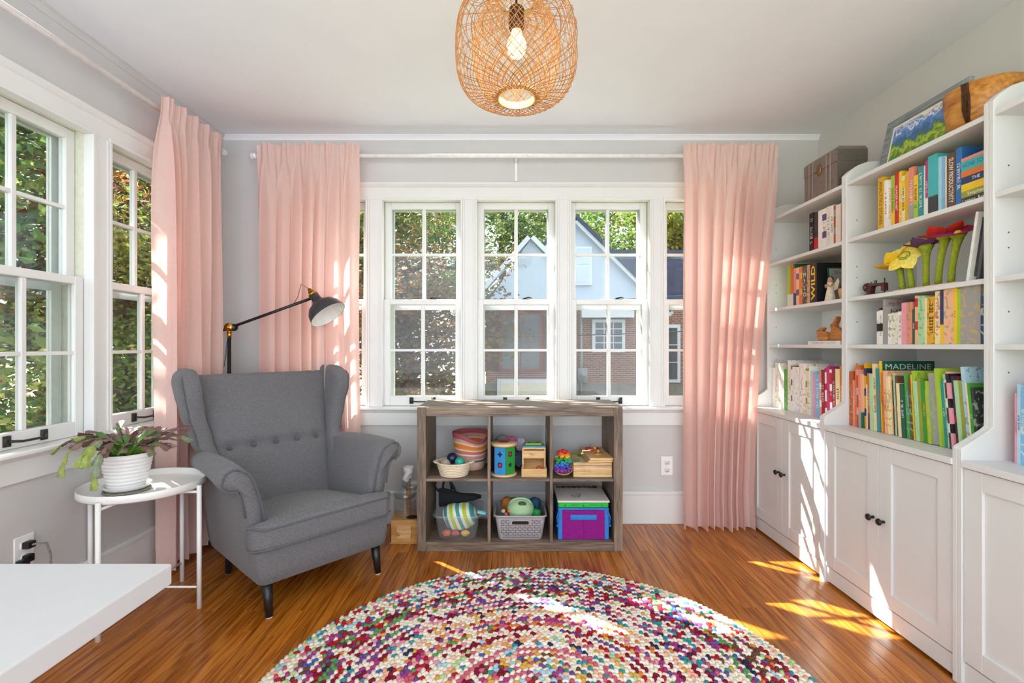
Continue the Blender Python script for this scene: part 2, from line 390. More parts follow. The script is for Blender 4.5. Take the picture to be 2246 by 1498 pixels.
# ---------------------------------------------------------------- double-hung windows
WDARK = mat('#2a2723', 0.5, key='darkiron')
STORM = mat('#dfe0db', 0.4, key='storm')
CREAM = mat('#dcdcc8', 0.6, key='creamjamb')
def sash(M, name, parent, z0, z1, w0, w1, bot, top, hw):
    st = 0.042; mu = 0.022; mh = 0.015
    m = MB(); m.box(-hw, -hw + st, w0, w1, z0, z1, M); m.box(hw - st, hw, w0, w1, z0, z1, M)
    m.box(-hw + st, hw - st, w0, w1, z0, z0 + bot, M); m.box(-hw + st, hw - st, w0, w1, z1 - top, z1, M)
    s_ = m.build(name, SASH, parent, bevel=0.003, seg=1)
    wm = (w0 + w1) / 2; zc = (z0 + bot + z1 - top) / 2
    MB().box(-mu / 2, mu / 2, w0 + 0.004, w1 - 0.004, z0 + bot, z1 - top, M).build('muntin', SASH, s_, bevel=0.003, seg=1)
    for a, b in ((-hw + st, -mu / 2), (mu / 2, hw - st)):
        MB().box(a, b, w0 + 0.006, w1 - 0.006, zc - mh / 2, zc + mh / 2, M).build('muntin', SASH, s_)
        for c, d in ((z0 + bot, zc - mh / 2), (zc + mh / 2, z1 - top)):
            MB().box(a, b, wm - 0.0015, wm + 0.0015, c, d, M).build('pane', GLASS, s_)
    return s_
def window(n, M0, c, lift=0, lock=True):
    M = M0 @ Matrix.Translation((c, 0, 0)); g = struct(empty('window_%d' % n)); hw = WW / 2
    m = MB()                                   # stepped stops around the opening
    for sx in (-1, 1):
        m.box(min(sx * hw, sx * (hw - 0.012)), max(sx * hw, sx * (hw - 0.012)), -0.024, 0.02, ZS, ZH - 0.0165, M)
        m.box(min(sx * (hw + 0.0004), sx * (hw + 0.012)), max(sx * (hw + 0.0004), sx * (hw + 0.012)), -0.022, -0.0155, ZS, ZH - 0.0135, M)
    m.box(-hw, hw, -0.024, 0.02, ZH - 0.0162, ZH - 0.0004, M)
    m.build('stop', TRIM, g, bevel=0.0012, seg=1)
    m = MB()                                   # jamb liners, outside sill, exterior casing
    for sx in (-1, 1): m.box(min(sx * hw, sx * (hw - 0.006)), max(sx * hw, sx * (hw - 0.006)), 0.02, 0.17, ZS - 0.02, ZH, M)
    m.box(-hw, hw, 0.02, 0.17, ZH - 0.006, ZH, M)
    m.build('jamb', CREAM, g)
    MB().box(-hw - 0.03, hw + 0.03, 0.10, 0.22, ZS - 0.045, ZS - 0.005, M).build('outer_sill', STORM, g, bevel=0.003, seg=1)
    zm = 1.395
    lo = sash(M, 'lower_sash', g, ZS + 0.001, zm + 0.016, 0.022, 0.056, 0.062, 0.034, hw - 0.008)
    up = sash(M, 'upper_sash', g, zm - 0.02, ZH - 0.007, 0.060, 0.094, 0.034, 0.044, hw - 0.008)
    # storm frame with a middle rail standing outside the sashes
    m = MB(); a = hw - 0.008
    for sx in (-1, 1): m.box(min(sx * a, sx * (a - 0.046)), max(sx * a, sx * (a - 0.046)), 0.118, 0.14, ZS - 0.004, ZH - 0.008, M)
    for z0, z1 in ((ZS - 0.004, ZS + 0.045), (zm - 0.045, zm - 0.012), (ZH - 0.05, ZH - 0.008)): m.box(-a + 0.046, a - 0.046, 0.118, 0.14, z0, z1, M)
    sf = m.build('storm_frame', STORM, g)
    MB().box(-a + 0.046, a - 0.046, 0.127, 0.13, ZS + 0.045, zm - 0.045, M).build('insect_screen', SCREEN, sf)
    MB().box(-a + 0.046, a - 0.046, 0.127, 0.13, zm - 0.012, ZH - 0.05, M).build('storm_pane', GLASS, sf)
    if lock:
        m = S(); m.cyl((0.055, 0.038, zm + 0.016), (0.055, 0.038, zm + 0.027), 0.011, M=M); m.tube([(0.055, 0.038, zm + 0.024), (0.08, 0.042, zm + 0.03), (0.1, 0.05, zm + 0.026)], 0.0045, M=M)
        m.box(0.03, 0.085, 0.026, 0.05, zm + 0.0162, zm + 0.019, M); m.build('sash_lock', WDARK, lo)
    if lift:
        m = S(); z = ZS + 0.034
        for u in (-0.07 + lift, 0.07 + lift): m.box(u - 0.012, u + 0.012, 0.014, 0.0215, z - 0.02, z + 0.02, M)
        m.tube([(-0.07 + lift, 0.012, z), (-0.04 + lift, -0.012, z - 0.004), (0.04 + lift, -0.012, z - 0.004), (0.07 + lift, 0.012, z)], 0.005, M=M)
        m.build('sash_lift', WDARK, lo)
    return g
for i, c in enumerate(BW + LW): window(i + 1, MBK if i < 5 else MLF, c, lift=0.0001)
# roof eave outside, shading the upper sashes
EV = 0.3
struct(MB().box(XL - TH - EV, XR + 1.5, YB + TH, YB + TH + EV, 2.46, 2.58).box(XL - TH - EV, XL - TH, YF, YB + TH, 2.46, 2.58).build('roof_eave', STORM))
# ---------------------------------------------------------------- three white bookcase cabinets along the right wall
XLO, XUP, XBK = 1.475, 1.58, 1.925
UN = [(2.29, 2.985), (1.595, 2.29), (0.90, 1.595)]
SHZ = [1.114, 1.335, 1.612, 1.883]
WT = 0.742
PT = 0.016
KNOB = mat('#2b2b2c', 0.35, metal=0.4, key='knob')
SHBACK = mat('#ebebea', 0.5, vary=0.01, scale=8.0, key='shback')
HOLE = mat('#55534f', 0.8, key='holedark')
def arc(cx, cz, r, a0, a1, n=6): return [(cx + r * math.cos(math.radians(a0 + (a1 - a0) * i / n)), cz + r * math.sin(math.radians(a0 + (a1 - a0) * i / n))) for i in range(n + 1)]
PANEL = [(XLO, 0), (XLO, 0.775), (XLO + 0.006, 0.785), (XLO + 0.088, 0.836), (XUP, 0.85), (XUP, 1.925)] + \
        [(XUP + 0.02, 1.945), (XUP + 0.06, 1.973), (XUP + 0.10, 1.987), (XUP + 0.14, 1.99), (XBK, 1.99), (XBK, 0)]
def cabinet(y0, y1, label):
    g = empty('bookcase_cabinet', (0, 0, 0)); tag(g, label, 'bookcase', 'white bookcase cabinets along the wall')
    e = 0.0006
    for a in (y0 + e, y1 - PT - e): MB().prism(PANEL, 'y', a, a + PT).build('side_panel', BOOKW, g, bevel=0.0015, seg=2)
    i0, i1 = y0 + e + PT, y1 - e - PT
    MB().box(XBK - 0.012, XBK - 0.004, i0, i1, 0.03, 1.965).build('back_panel', SHBACK, g)
    MB().box(XLO - 0.004, XBK - 0.013, i0, i1, WT - 0.022, WT).build('worktop', BOOKW, g, bevel=0.0015)
    for z in SHZ: MB().box(XUP + 0.004, XBK - 0.013, i0, i1, z - 0.009, z + 0.009).build('shelf', BOOKW, g, bevel=0.001, seg=1)
    MB().box(XLO + 0.01, XLO + 0.026, i0, i1, 0.012, 0.078).build('plinth_rail', BOOKW, g, bevel=0.001, seg=1)
    m = MB()
    for yy, s_ in ((i0, 1), (i1, -1)):
        for z in (1.03, 1.23, 1.44, 1.49, 1.71):
            MB().cyl((XUP + 0.05, yy - 0.0005 * s_, z), (XUP + 0.05, yy + 0.0006 * s_, z), 0.0028, n=8).build('pin_hole', HOLE, g)
    pass
    yc = (i0 + i1) / 2; st, rl = 0.062, 0.06; z0, z1 = 0.084, 0.716
    for a, b, ky in ((i0 + 0.0015, yc - 0.001, yc - 0.028), (yc + 0.001, i1 - 0.0015, yc + 0.028)):
        d = MB().box(XLO + 0.006, XLO + 0.0235, a, a + st, z0, z1).box(XLO + 0.006, XLO + 0.0235, b - st, b, z0, z1).build('door', BOOKW, g, bevel=0.001, seg=1)
        MB().box(XLO + 0.0064, XLO + 0.023, a + st + 0.0005, b - st - 0.0005, z1 - rl, z1).build('top_rail', BOOKW, d, bevel=0.0008, seg=1)
        MB().box(XLO + 0.0064, XLO + 0.023, a + st + 0.0005, b - st - 0.0005, z0, z0 + rl).build('bottom_rail', BOOKW, d, bevel=0.0008, seg=1)
        MB().box(XLO + 0.014, XLO + 0.021, a + st, b - st, z0 + rl, z1 - rl).build('door_panel', BOOKW, d)
        S().lathe([(0.0001, 0), (0.006, 0), (0.0055, 0.012), (0.008, 0.017), (0.0135, 0.02), (0.014, 0.024), (0.011, 0.028), (0.0001, 0.029)], 16, Matrix.Translation((XLO + 0.006, ky, 0.416)) @ Matrix.Rotation(-PI / 2, 4, 'Y')).build('knob', KNOB, d)
    return g
for (y0, y1), lb in zip(UN, ('white bookcase cabinet by the window, brown lidded box on its top', 'white bookcase cabinet in the middle, framed landscape picture on its top', 'white bookcase cabinet nearest the camera, cut off by the picture edge')):
    cabinet(y0, y1, lb)
# ---------------------------------------------------------------- grey wood cube shelf below the windows
CX0, CX1, CY0, CY1, CZ = -0.515, 0.601, 2.61, 2.968, 0.784
g = tag(empty('cube_shelf', (0, 0, 0)), 'grey-brown wood cube shelf with six open compartments under the windows', 'shelf')
fr = 0.047
for a, b in ((CX0, CX0 + fr), (CX1 - fr, CX1)): MB().box(a, b, CY0, CY1, 0, CZ).build('side_panel', GREYWOODV, g, bevel=0.0015, seg=1)
MB().box(CX0 + fr + 0.0004, CX1 - fr - 0.0004, CY0 + 0.0005, CY1, CZ - 0.05, CZ - 0.0003).build('top_panel', GREYWOOD, g, bevel=0.0015, seg=1)
MB().box(CX0 + fr + 0.0004, CX1 - fr - 0.0004, CY0 + 0.0005, CY1, 0.0, 0.05).build('bottom_panel', GREYWOOD, g, bevel=0.0015, seg=1)
DV = (-0.125, 0.214); MZ = 0.386; SH = MZ + 0.008
for x in DV: MB().box(x - 0.008, x + 0.008, CY0 + 0.004, CY1 - 0.004, 0.05, CZ - 0.05).build('divider', GREYWOODV, g, bevel=0.001, seg=1)
for a, b in ((CX0 + fr, DV[0] - 0.008), (DV[0] + 0.008, DV[1] - 0.008), (DV[1] + 0.008, CX1 - fr)):
    MB().box(a + 0.0003, b - 0.0003, CY0 + 0.006, CY1 - 0.004, MZ - 0.008, MZ + 0.008).build('middle_shelf', GREYWOOD, g, bevel=0.001, seg=1)
# ---------------------------------------------------------------- white desk in the near corner
g = tag(empty('desk', (0, 0, 0)), 'white desk with a thick plain top in the near corner', 'desk')
DT = 0.74; dx1 = -0.592; dy1 = 0.838
MB().box(-1.79, dx1, -0.5, dy1, DT - 0.036, DT).build('desk_top', mat('#c4c3c4', 0.45, vary=0.01, key='desktop'), g, bevel=0.003, seg=3)
for x, y in ((-1.72, 0.74), (dx1 - 0.088, 0.62), (-1.72, -0.42), (dx1 - 0.10, -0.42)):
    MB().box(x - 0.03, x + 0.03, y - 0.03, y + 0.03, 0, DT - 0.0362).build('leg', WHITEP, g, bevel=0.003)
MB().box(-1.69, dx1 - 0.12, 0.60, 0.622, DT - 0.11, DT - 0.0364).build('apron', WHITEP, g)
# ---------------------------------------------------------------- wing chair
g = empty('wing_armchair', (-1.024, 2.344, 0), math.radians(48)); tag(g, 'grey woven wing armchair with button back and black tapered legs', 'armchair')
def cushion_shape(name, outline_fn, zs, mtl, parent, sub=1):
    m = S(); m.loft([[(p[0], p[1], z) for p in outline_fn(t)] for z, t in zs]); return m.build(name, mtl, parent, sub=sub)
# base: upholstered seat rail
m = S(); R = []
for z, hw, yf, yb in ((0.14, 0.288, -0.272, 0.27), (0.146, 0.296, -0.28, 0.28), (0.20, 0.303, -0.285, 0.30), (0.27, 0.312, -0.29, 0.30), (0.30, 0.312, -0.288, 0.30)):
    R.append([(px_, py_, z) for px_, py_ in rr(2 * hw, yb - yf, 0.03, 4, 0, (yf + yb) / 2)])
m.loft(R); m.build('seat_rail', CHAIRF, g)
def seam(name, pts, r=0.0045, parent=g, closed=False): return S().tube(pts, r, 6, closed=closed).build(name, CHAIRP, parent)
# T-shaped seat cushion, sloping to the back
def slope(y): return -0.125 * (y + 0.30)
def cw(y):
    if y < -0.222: return 0.326 - 0.05 * max(0, (-0.245 - y) / 0.065) ** 2.2
    t = min(1, (y + 0.222) / 0.014); return 0.326 - (0.326 - 0.236) * t - 0.012 * max(0, y)
m = S(); R = []
YS = [-0.3135, -0.313, -0.3115, -0.308, -0.30, -0.288, -0.27, -0.25, -0.225, -0.220, -0.210, -0.19, -0.10, 0.0, 0.1, 0.2, 0.235]
for k, y in enumerate(YS):
    w = cw(y); z0 = 0.285 + slope(y) * 0.5; z1 = 0.392 + slope(y); mid = (z0 + z1) / 2
    sq = (0.5, 0.66, 0.78, 0.88, 0.96, 1, 1, 1, 1, 1, 1, 1, 1, 1, 1, 1, 0.8)[k]; crown = 0.02 * min(1, (y + 0.312) / 0.08)
    zz0 = mid + (z0 - mid) * sq; zz1 = mid + (z1 - mid) * sq; w = w * (0.985 if k == 0 else 1); r_ = 0.022 * min(1, sq * 0.9); ring = []
    for j in range(9): ring.append((w - r_ + r_ * math.cos(-PI / 2 + PI / 2 * j / 8) , y, zz0 + r_ + r_ * math.sin(-PI / 2 + PI / 2 * j / 8)))
    for j in range(5): ring.append((w - r_ + r_ * math.cos(PI / 2 * j / 4), y, zz1 - r_ + r_ * math.sin(PI / 2 * j / 4)))
    for q in (0.75, 0.45, 0.15, -0.15, -0.45, -0.75): ring.append(((w - r_) * q, y, zz1 + crown * (1 - q * q)))
    for j in range(5): ring.append((-w + r_ - r_ * math.sin(PI / 2 * j / 4), y, zz1 - r_ + r_ * math.cos(PI / 2 * j / 4)))
    for j in range(9): ring.append((-w + r_ - r_ * math.cos(PI / 2 * j / 8), y, zz0 + r_ - r_ * math.sin(PI / 2 * j / 8)))
    R.append(ring)
m.loft(R); cush = m.build('seat_cushion', CHAIRF, g)
for top in (1, 0):
    pts = []
    for sx in (1, -1):
        ys = [-0.225, -0.25, -0.27, -0.29, -0.302]
        if sx == -1: ys = ys[::-1]
        for y in ys:
            f_ = max(0, (-0.27 - y) / 0.032); pts.append((sx * (cw(y) - 0.002), y - 0.003 - 0.0075 * f_, (0.386 + slope(y) - 0.007 * f_) if top else (0.291 + slope(y) * 0.5 + 0.007 * f_)))
    seam('piping', pts, 0.005, cush)
# reclined back with a button row
def backpt(u, v):
    x = (u - 0.5) * 2 * (0.25 + 0.085 * v)
    z = 0.31 + 0.637 * v; y = 0.19 + 0.27 * v ** 0.9
    bul = 0.045 * math.sin(PI * min(1, v * 1.02)) * (1 - (2 * u - 1) ** 4) ** 0.5 if 0 < u < 1 else 0
    t = 1 - math.exp(-((v - 0.47) / 0.035) ** 2) * 0.28
    y -= bul * t
    for k in range(5):
        ub = 0.12 + 0.19 * k; y += 0.016 * math.exp(-(((u - ub) * 0.55 / 0.03) ** 2 + ((v - 0.47) * 0.66 / 0.03) ** 2))
    return (x, y, z)
m = S(); m.grid(backpt, 48, 44)
R = []
top = [backpt(i / 48, 1.0) for i in range(49)]
m.grid(lambda u, v: (backpt(u, 1.0)[0], backpt(u, 1)[1] + 0.10 * (1 - math.cos(v * PI)) / 2, 0.947 + 0.026 * math.sin(v * PI) - 0.01 * v), 48, 8)
m.grid(lambda u, v: ((u - 0.5) * 2 * (0.335 - 0.06 * v), 0.56 - 0.27 * v, 0.937 - 0.79 * v), 8, 8)
m.build('backrest', CHAIRF, g)
for k in range(5):
    q = backpt(0.12 + 0.19 * k, 0.47)
    S().ball((q[0], q[1] - 0.006, q[2]), 0.0145, 12, 8, (1, 0.6, 1)).build('button', CHAIRP, g)
# wings and rolled arms, one upholstered side each
def interp(tab, z):
    for (a, va), (b, vb) in zip(tab, tab[1:]):
        if z <= b:
            t = (z - a) / (b - a) if b > a else 0; t = t * t * (3 - 2 * t)
            return [x + (y - x) * t for x, y in zip(va, vb)]
    return tab[-1][1]
for s_ in (-1, 1):
    # wing: z -> (front y, back y, centre x, half thickness)
    WT_ = [(0.46, (0.16, 0.37, 0.292, 0.030)), (0.58, (0.235, 0.43, 0.308, 0.036)), (0.66, (0.285, 0.455, 0.328, 0.040)), (0.78, (0.298, 0.50, 0.355, 0.043)), (0.88, (0.285, 0.53, 0.372, 0.047)), (0.94, (0.295, 0.55, 0.378, 0.049)), (0.985, (0.335, 0.56, 0.376, 0.043)), (1.006, (0.38, 0.55, 0.37, 0.026))]
    m = S(); R = []; nz_ = 22
    for i in range(nz_ + 1):
        z = 0.46 + (1.006 - 0.46) * i / nz_; yf, yb, cx, ht = interp(WT_, z); ring = []
        n_ = 20
        for j in range(n_):
            a = 2 * PI * j / n_; ca, sa = math.cos(a), math.sin(a)
            ex = abs(ca) ** 0.75 * (1 if ca >= 0 else -1); ey = abs(sa) ** 0.45 * (1 if sa >= 0 else -1)
            yy = (yf + yb) / 2 + (yb - yf) / 2 * ey
            flare = 0.008 * max(0, min(1, (yb - 0.1 - yy) / 0.2))
            ring.append((s_ * (cx + flare + ht * ex), yy, z))
        R.append(ring)
    m.loft(R); w = m.build('wing', CHAIRF, g, sub=1)
    pts = []
    for i in range(16):
        z = 0.64 + 0.33 * i / 15; yf, yb, cx, ht = interp(WT_, z); pts.append((s_ * (cx + 0.008 + ht * 0.72), yf + 0.016, z))
    seam('piping', pts, 0.004, w)
    # arm: section in x-z swept from front to back
    m = S(); R = []
    for t in (0, 0.04, 0.12, 0.3, 0.5, 0.7, 0.85, 1.0):
        y = -0.212 + 0.51 * t; h_ = 0.632 + 0.012 * math.sin(t * PI) - 0.0 * t; k = 1 - 0.10 * max(0, t - 0.5); pr = 0.012 if t == 0 else 0.0
        r = (0.056 - pr) * (1 - 0.25 * t); cx = 0.372 * (1 - 0.06 * t); cz = h_ - 0.056
        sec = [(0.236 + pr, 0.29), (0.243 + pr, 0.36), (0.262 + pr, 0.47), (0.288 + pr, 0.56 + 0.01 * t), (cx - 0.058 + pr, cz + 0.02)]
        sec += [(cx + r * math.cos(math.radians(a)), cz + r * math.sin(math.radians(a))) for a in (140, 115, 90, 65, 40, 15, -10, -35, -60, -85, -110)]
        sec += [(cx - 0.018 - pr, cz - 0.075), (0.343 - pr, 0.44), (0.325 - pr, 0.30), (0.312 - pr, 0.20), (0.300 - pr, 0.15), (0.292, 0.142), (0.25, 0.16)]
        if t == 0: y -= 0.0
        R.append([(s_ * a, y if b > 0.3 else y + 0.02, b) for a, b in sec])
    R.insert(0, [(s_ * (abs(p[0]) * 0.94 + 0.06 * 0.31), p[1] - 0.006, p[2] * 0.94 + 0.06 * 0.42) for p in R[0]])
    m.loft(R); a_ = m.build('arm', CHAIRF, g)
    y = -0.216; cx, cz = 0.372, 0.576
    pts = [(0.251, 0.36), (0.270, 0.47), (0.296, 0.56), (cx - 0.052, cz + 0.022)] + [(cx + 0.046 * math.cos(math.radians(q)), cz + 0.046 * math.sin(math.radians(q))) for q in (140, 110, 80, 50, 20, -10, -40, -70, -100)] + [(cx - 0.026, cz - 0.08), (0.332, 0.42)]
    seam('piping', [(s_ * p[0], y - 0.004, p[1]) for p in pts], 0.0045, a_)
# outside of the back, closing the sides down to the rail
m = S(); R = []
for z, hw, yb in ((0.145, 0.285, 0.30), (0.30, 0.30, 0.335), (0.50, 0.318, 0.41), (0.66, 0.32, 0.46)):
    R.append([(px_, py_, z) for px_, py_ in rr(2 * hw, 0.11, 0.04, 4, 0, yb - 0.055)])
m.loft(R); m.build('outer_back', CHAIRF, g)
for x, y in ((-0.255, -0.235), (0.255, -0.235), (-0.235, 0.255), (0.235, 0.255)):
    sy = -0.03 if y < 0 else 0.03
    m = S(); m.cyl((x, y, 0.15), (x * 1.0, y + sy, 0.004), 0.024, 0.0135, 16); lg = m.build('leg', BLACKM, g)
    S().cyl((x, y + sy, 0.004), (x, y + sy, 0.0), 0.0135, 0.012, 12).build('foot_pad', mat('#c9c7c2', 0.6, key='footpad'), lg)
# ---------------------------------------------------------------- floor lamp behind the chair
LX, LY = -1.6457, 2.80
g = tag(empty('floor_lamp', (LX, LY, 0)), 'black floor lamp with brass joints and a tilted bell shade', 'lamp')
S().lathe([(0.0001, 0.0), (0.115, 0.0), (0.118, 0.004), (0.118, 0.016), (0.112, 0.02), (0.02, 0.024), (0.012, 0.03), (0.0001, 0.03)], 32).build('base', BLACKM, g)
S().cyl((0, 0, 0.025), (0, 0, 1.165), 0.0105).build('pole', BLACKM, g)
m = S(); m.cyl((0, 0, 1.165), (0, 0, 1.195), 0.0125); m.cyl((0, -0.013, 1.2235), (0, 0.013, 1.2235), 0.024, n=20); m.cyl((0, -0.02, 1.2235), (0, -0.013, 1.2235), 0.01); m.box(-0.009, 0.009, -0.01, 0.01, 1.19, 1.21)
m.build('pivot', BRASS, g)
S().ball((0.02, 0.012, 1.2235), 0.022, 14, 10).build('pivot_cap', BLACKM, g)
d = Vector((0.496, -0.05, 0.166)); dn = d.normalized(); p0 = Vector((0, 0.012, 1.2235))
am = S().cyl(p0 - dn * 0.125, p0 + d, 0.0082).build('arm', BLACKM, g)
S().cyl(p0 - dn * 0.127, p0 - dn * 0.105, 0.0105).build('end_cap', BLACKM, am)
ax = Vector((0.62, -0.13, -0.77)).normalized(); hp = p0 + d + Vector((0.012, -0.006, 0.018))
q = ax.to_track_quat('Z', 'Y').to_matrix().to_4x4()
Mh = Matrix.Translation(hp) @ q
sh = S().lathe([(0.02, -0.005), (0.026, 0.0), (0.027, 0.035), (0.03, 0.045), (0.05, 0.062), (0.078, 0.08), (0.095, 0.105), (0.103, 0.135), (0.106, 0.150)], 40, Mh).build('shade', mat('#34343a', 0.32, key='shadeblack'), g)
S().lathe([(0.1045, 0.149), (0.1015, 0.135), (0.0935, 0.107), (0.076, 0.083), (0.048, 0.065), (0.0001, 0.06)], 40, Mh).build('shade_lining', mat('#e9e7e2', 0.6, key='lining'), sh)
m = S(); m.lathe([(0.0001, -0.045), (0.01, -0.045), (0.012, -0.03), (0.018, -0.026), (0.019, -0.008), (0.028, -0.006), (0.028, 0.002), (0.02, 0.003)], 20, Mh); m.tube([p0 + d - dn * 0.01, p0 + d + Vector((0.016, -0.004, 0.012))], 0.005, 6)
m.build('socket', BRASS, g)
m = S(); e = p0 + d
m.tube([tuple(hp - ax * 0.045), tuple(hp - ax * 0.07 + Vector((-0.03, 0, 0.01))), tuple(e - dn * 0.09 + Vector((0, 0, 0.035))), tuple(e - dn * 0.12 + Vector((0, 0, 0.0)))], 0.002, 5)
m.tube([(-0.005, 0.0, 1.18), (-0.016, 0, 1.12), (-0.02, 0, 1.06), (-0.035, 0.01, 1.0), (-0.06, 0.02, 0.985), (-0.085, 0.03, 1.03), (-0.11, 0.03, 1.09), (-0.118, 0.02, 1.17)], 0.0022, 5)
m.build('cable', mat('#55504b', 0.6, key='cable'), g)
# ---------------------------------------------------------------- round tray table with potted cactus
TX, TY = -1.565, 2.05; TZ = 0.515
g = tag(empty('side_table', (TX, TY, 0)), 'round white metal tray table holding a potted plant', 'table')
TW = mat('#f1f0ee', 0.35, vary=0.01, key='tablewhite')
tp = S().lathe([(0.0001, TZ - 0.006), (0.214, TZ - 0.006), (0.222, TZ), (0.2225, TZ + 0.026), (0.221, TZ + 0.028), (0.2195, TZ + 0.026), (0.218, TZ + 0.004)] + sum(([(r_, TZ + 0.0008), (r_ - 0.004, TZ)] for r_ in (0.21, 0.19, 0.17, 0.15, 0.13, 0.11, 0.09, 0.07, 0.05, 0.03)), []) + [(0.0001, TZ)], 56).build('tray', TW, g)
for k in range(4):
    a = math.radians(0 + 90 * k); c, s_ = math.cos(a), math.sin(a)
    S().cyl((0.2 * c * 1.16, 0.2 * s_ * 1.16, 0), (0.2 * c * 1.16, 0.2 * s_ * 1.16, TZ + 0.008), 0.0095, n=12).build('leg', TW, g)
    S().cyl((0.222 * c, 0.222 * s_, 0.09), (0.0, 0.0, 0.09), 0.0045, n=8).build('brace', TW, g)
    S().cyl((0.226 * c, 0.226 * s_, TZ - 0.02), (0.0, 0.0, TZ - 0.02), 0.006, n=8).build('support_bar', TW, g)
# ---------------------------------------------------------------- curtains and rods
def curtain(label, P, U, N, wt, wb, zt, zb, seed, folds=7, gather=0.0):
    """P start point on the rod, U along it, N towards the room; wt/wb widths at top and bottom"""
    rnd = random.Random(seed); U = Vector(U); N = Vector(N); P = Vector(P)
    g = tag(empty('curtain', tuple(Vector((P.x, P.y, 0)))), label, 'curtain', 'pink linen curtains')
    ph = [rnd.uniform(-0.5, 0.5) for _ in range(40)]; am = [rnd.uniform(0.7, 1.3) for _ in range(40)]; fr = [rnd.uniform(-0.3, 0.3) for _ in range(40)]
    def fn(u, v, full=True):
        z = zt + (zb - zt) * v; d = zt - z
        w = wt + (wb - wt) * min(1, v * 1.1) + 0.015 * math.sin(v * 5 + seed)
        # pinch pleats: three narrow tucks per group at the heading, opening into wide folds
        k = math.exp(-(max(0, d - 0.10)) / 0.16) if d > 0.10 else 1.0
        groups = 5; gu = u * groups; loc = (gu % 1.0) - 0.5
        pinch = math.exp(-(loc / 0.22) ** 2)
        tuck = (0.5 + 0.5 * math.cos(loc * 2 * PI * 7.0)) * pinch
        tube = (0.5 + 0.5 * math.cos(2 * PI * 16 * u + 0.5 * math.sin(9 * u + seed))) ** 0.7
        top = 0.021 * tube * (1 - 0.62 * math.exp(-((d - 0.095) / 0.02) ** 2)) * (0.55 + 0.45 * pinch) + 0.006 * math.cos(loc * 2 * PI)
        a = u * folds + 0.22 * math.sin(2.2 * u * PI + seed) + 0.10 * math.sin(v * 2.2 + seed + 5 * u)
        i = int(a) % 39; t = a - int(a)
        A = am[i] * (1 - t) + am[i + 1] * t
        sharp = math.sin(2 * PI * a); low = A * (0.036 + 0.003 * v) * (abs(sharp) ** 0.8 * (1 if sharp > 0 else -1)) + 0.008 * math.sin(2 * PI * a * 2.3 + seed) 
        low += 0.010 * math.sin(2 * PI * (u * 2.2 + 0.5 * v) + seed)
        off = top * k + low * (1 - k)
        off += 0.02 * (1 - k) * gather
        sx = u * w + (1 - k) * 0.012 * math.cos(2 * PI * a)
        p = U * sx + N * off
        return (p.x, p.y, z + (0.012 * pinch - 0.006) * math.exp(-d / 0.05))
    m = S(); m.grid(lambda u, v: fn(u, v * 0.955), 220, 60); m.build('fabric_panel', CURT, g)
    m = S(); m.grid(lambda u, v: tuple(Vector(fn(u, 0.952 + 0.048 * v)) + N * 0.0015), 220, 5); m.build('hem', CURT, g)
    return g
RY, RZ_ = 2.935, 2.275
RODM = mat('#f0efed', 0.35, key='rod')
def rod(label, p0, p1, br, N):
    p0 = Vector(p0); p1 = Vector(p1); d = (p1 - p0).normalized(); N = Vector(N)
    g = tag(empty('curtain_rod', tuple(p0)), label, 'curtain rod', 'white curtain rods')
    S().cyl((0, 0, 0), tuple(p1 - p0), 0.0125, n=16).build('pole', RODM, g)
    for q, s_ in ((Vector((0, 0, 0)), -1), (p1 - p0, 1)):
        m = S(); m.cyl(tuple(q), tuple(q + d * s_ * 0.022), 0.0165, n=16); m.cyl(tuple(q + d * s_ * 0.022), tuple(q + d * s_ * 0.03), 0.019, n=16); m.build('finial', RODM, g)
    for t in br:
        q = (p1 - p0) * t; m = MB(); a = d * 0.009
        for A_, B_, zz0, zz1 in ((0.013, 0.094, -0.008, 0.008), (0.086, 0.094, -0.125, 0.03)):
            c0 = q + N * A_; c1 = q + N * B_
            xs_ = [c0.x - a.x, c0.x + a.x, c1.x - a.x, c1.x + a.x]; ys_ = [c0.y - a.y, c0.y + a.y, c1.y - a.y, c1.y + a.y]
            m.box(min(xs_), max(xs_), min(ys_), max(ys_), zz0, zz1)
        m.build('bracket', RODM, g, bevel=0.001, seg=1)
    return g
rod('white curtain rod running over the middle windows', (-1.56, RY, RZ_), (1.585, RY, RZ_), (0.504,), (0, 1, 0))
rod('white curtain rod running along the left wall', (-1.728, -0.6, RZ_), (-1.728, 2.86, RZ_), (0.985, 0.3), (-1, 0, 0))
curtain('pink linen curtain behind the armchair at the middle windows', (-1.54, RY - 0.027, 0), (1, 0, 0), (0, -1, 0), 0.62, 0.60, 2.335, 0.03, 3, 7)
curtain('pink linen curtain hanging beside the white bookcases', (1.035, RY - 0.027, 0), (1, 0, 0), (0, -1, 0), 0.56, 0.41, 2.335, 0.012, 8, 8)
curtain('pink linen curtain on the left wall beside the potted plant', (-1.700, 2.325, 0), (0, 1, 0), (1, 0, 0), 0.50, 0.44, 2.335, 0.02, 5, 6)
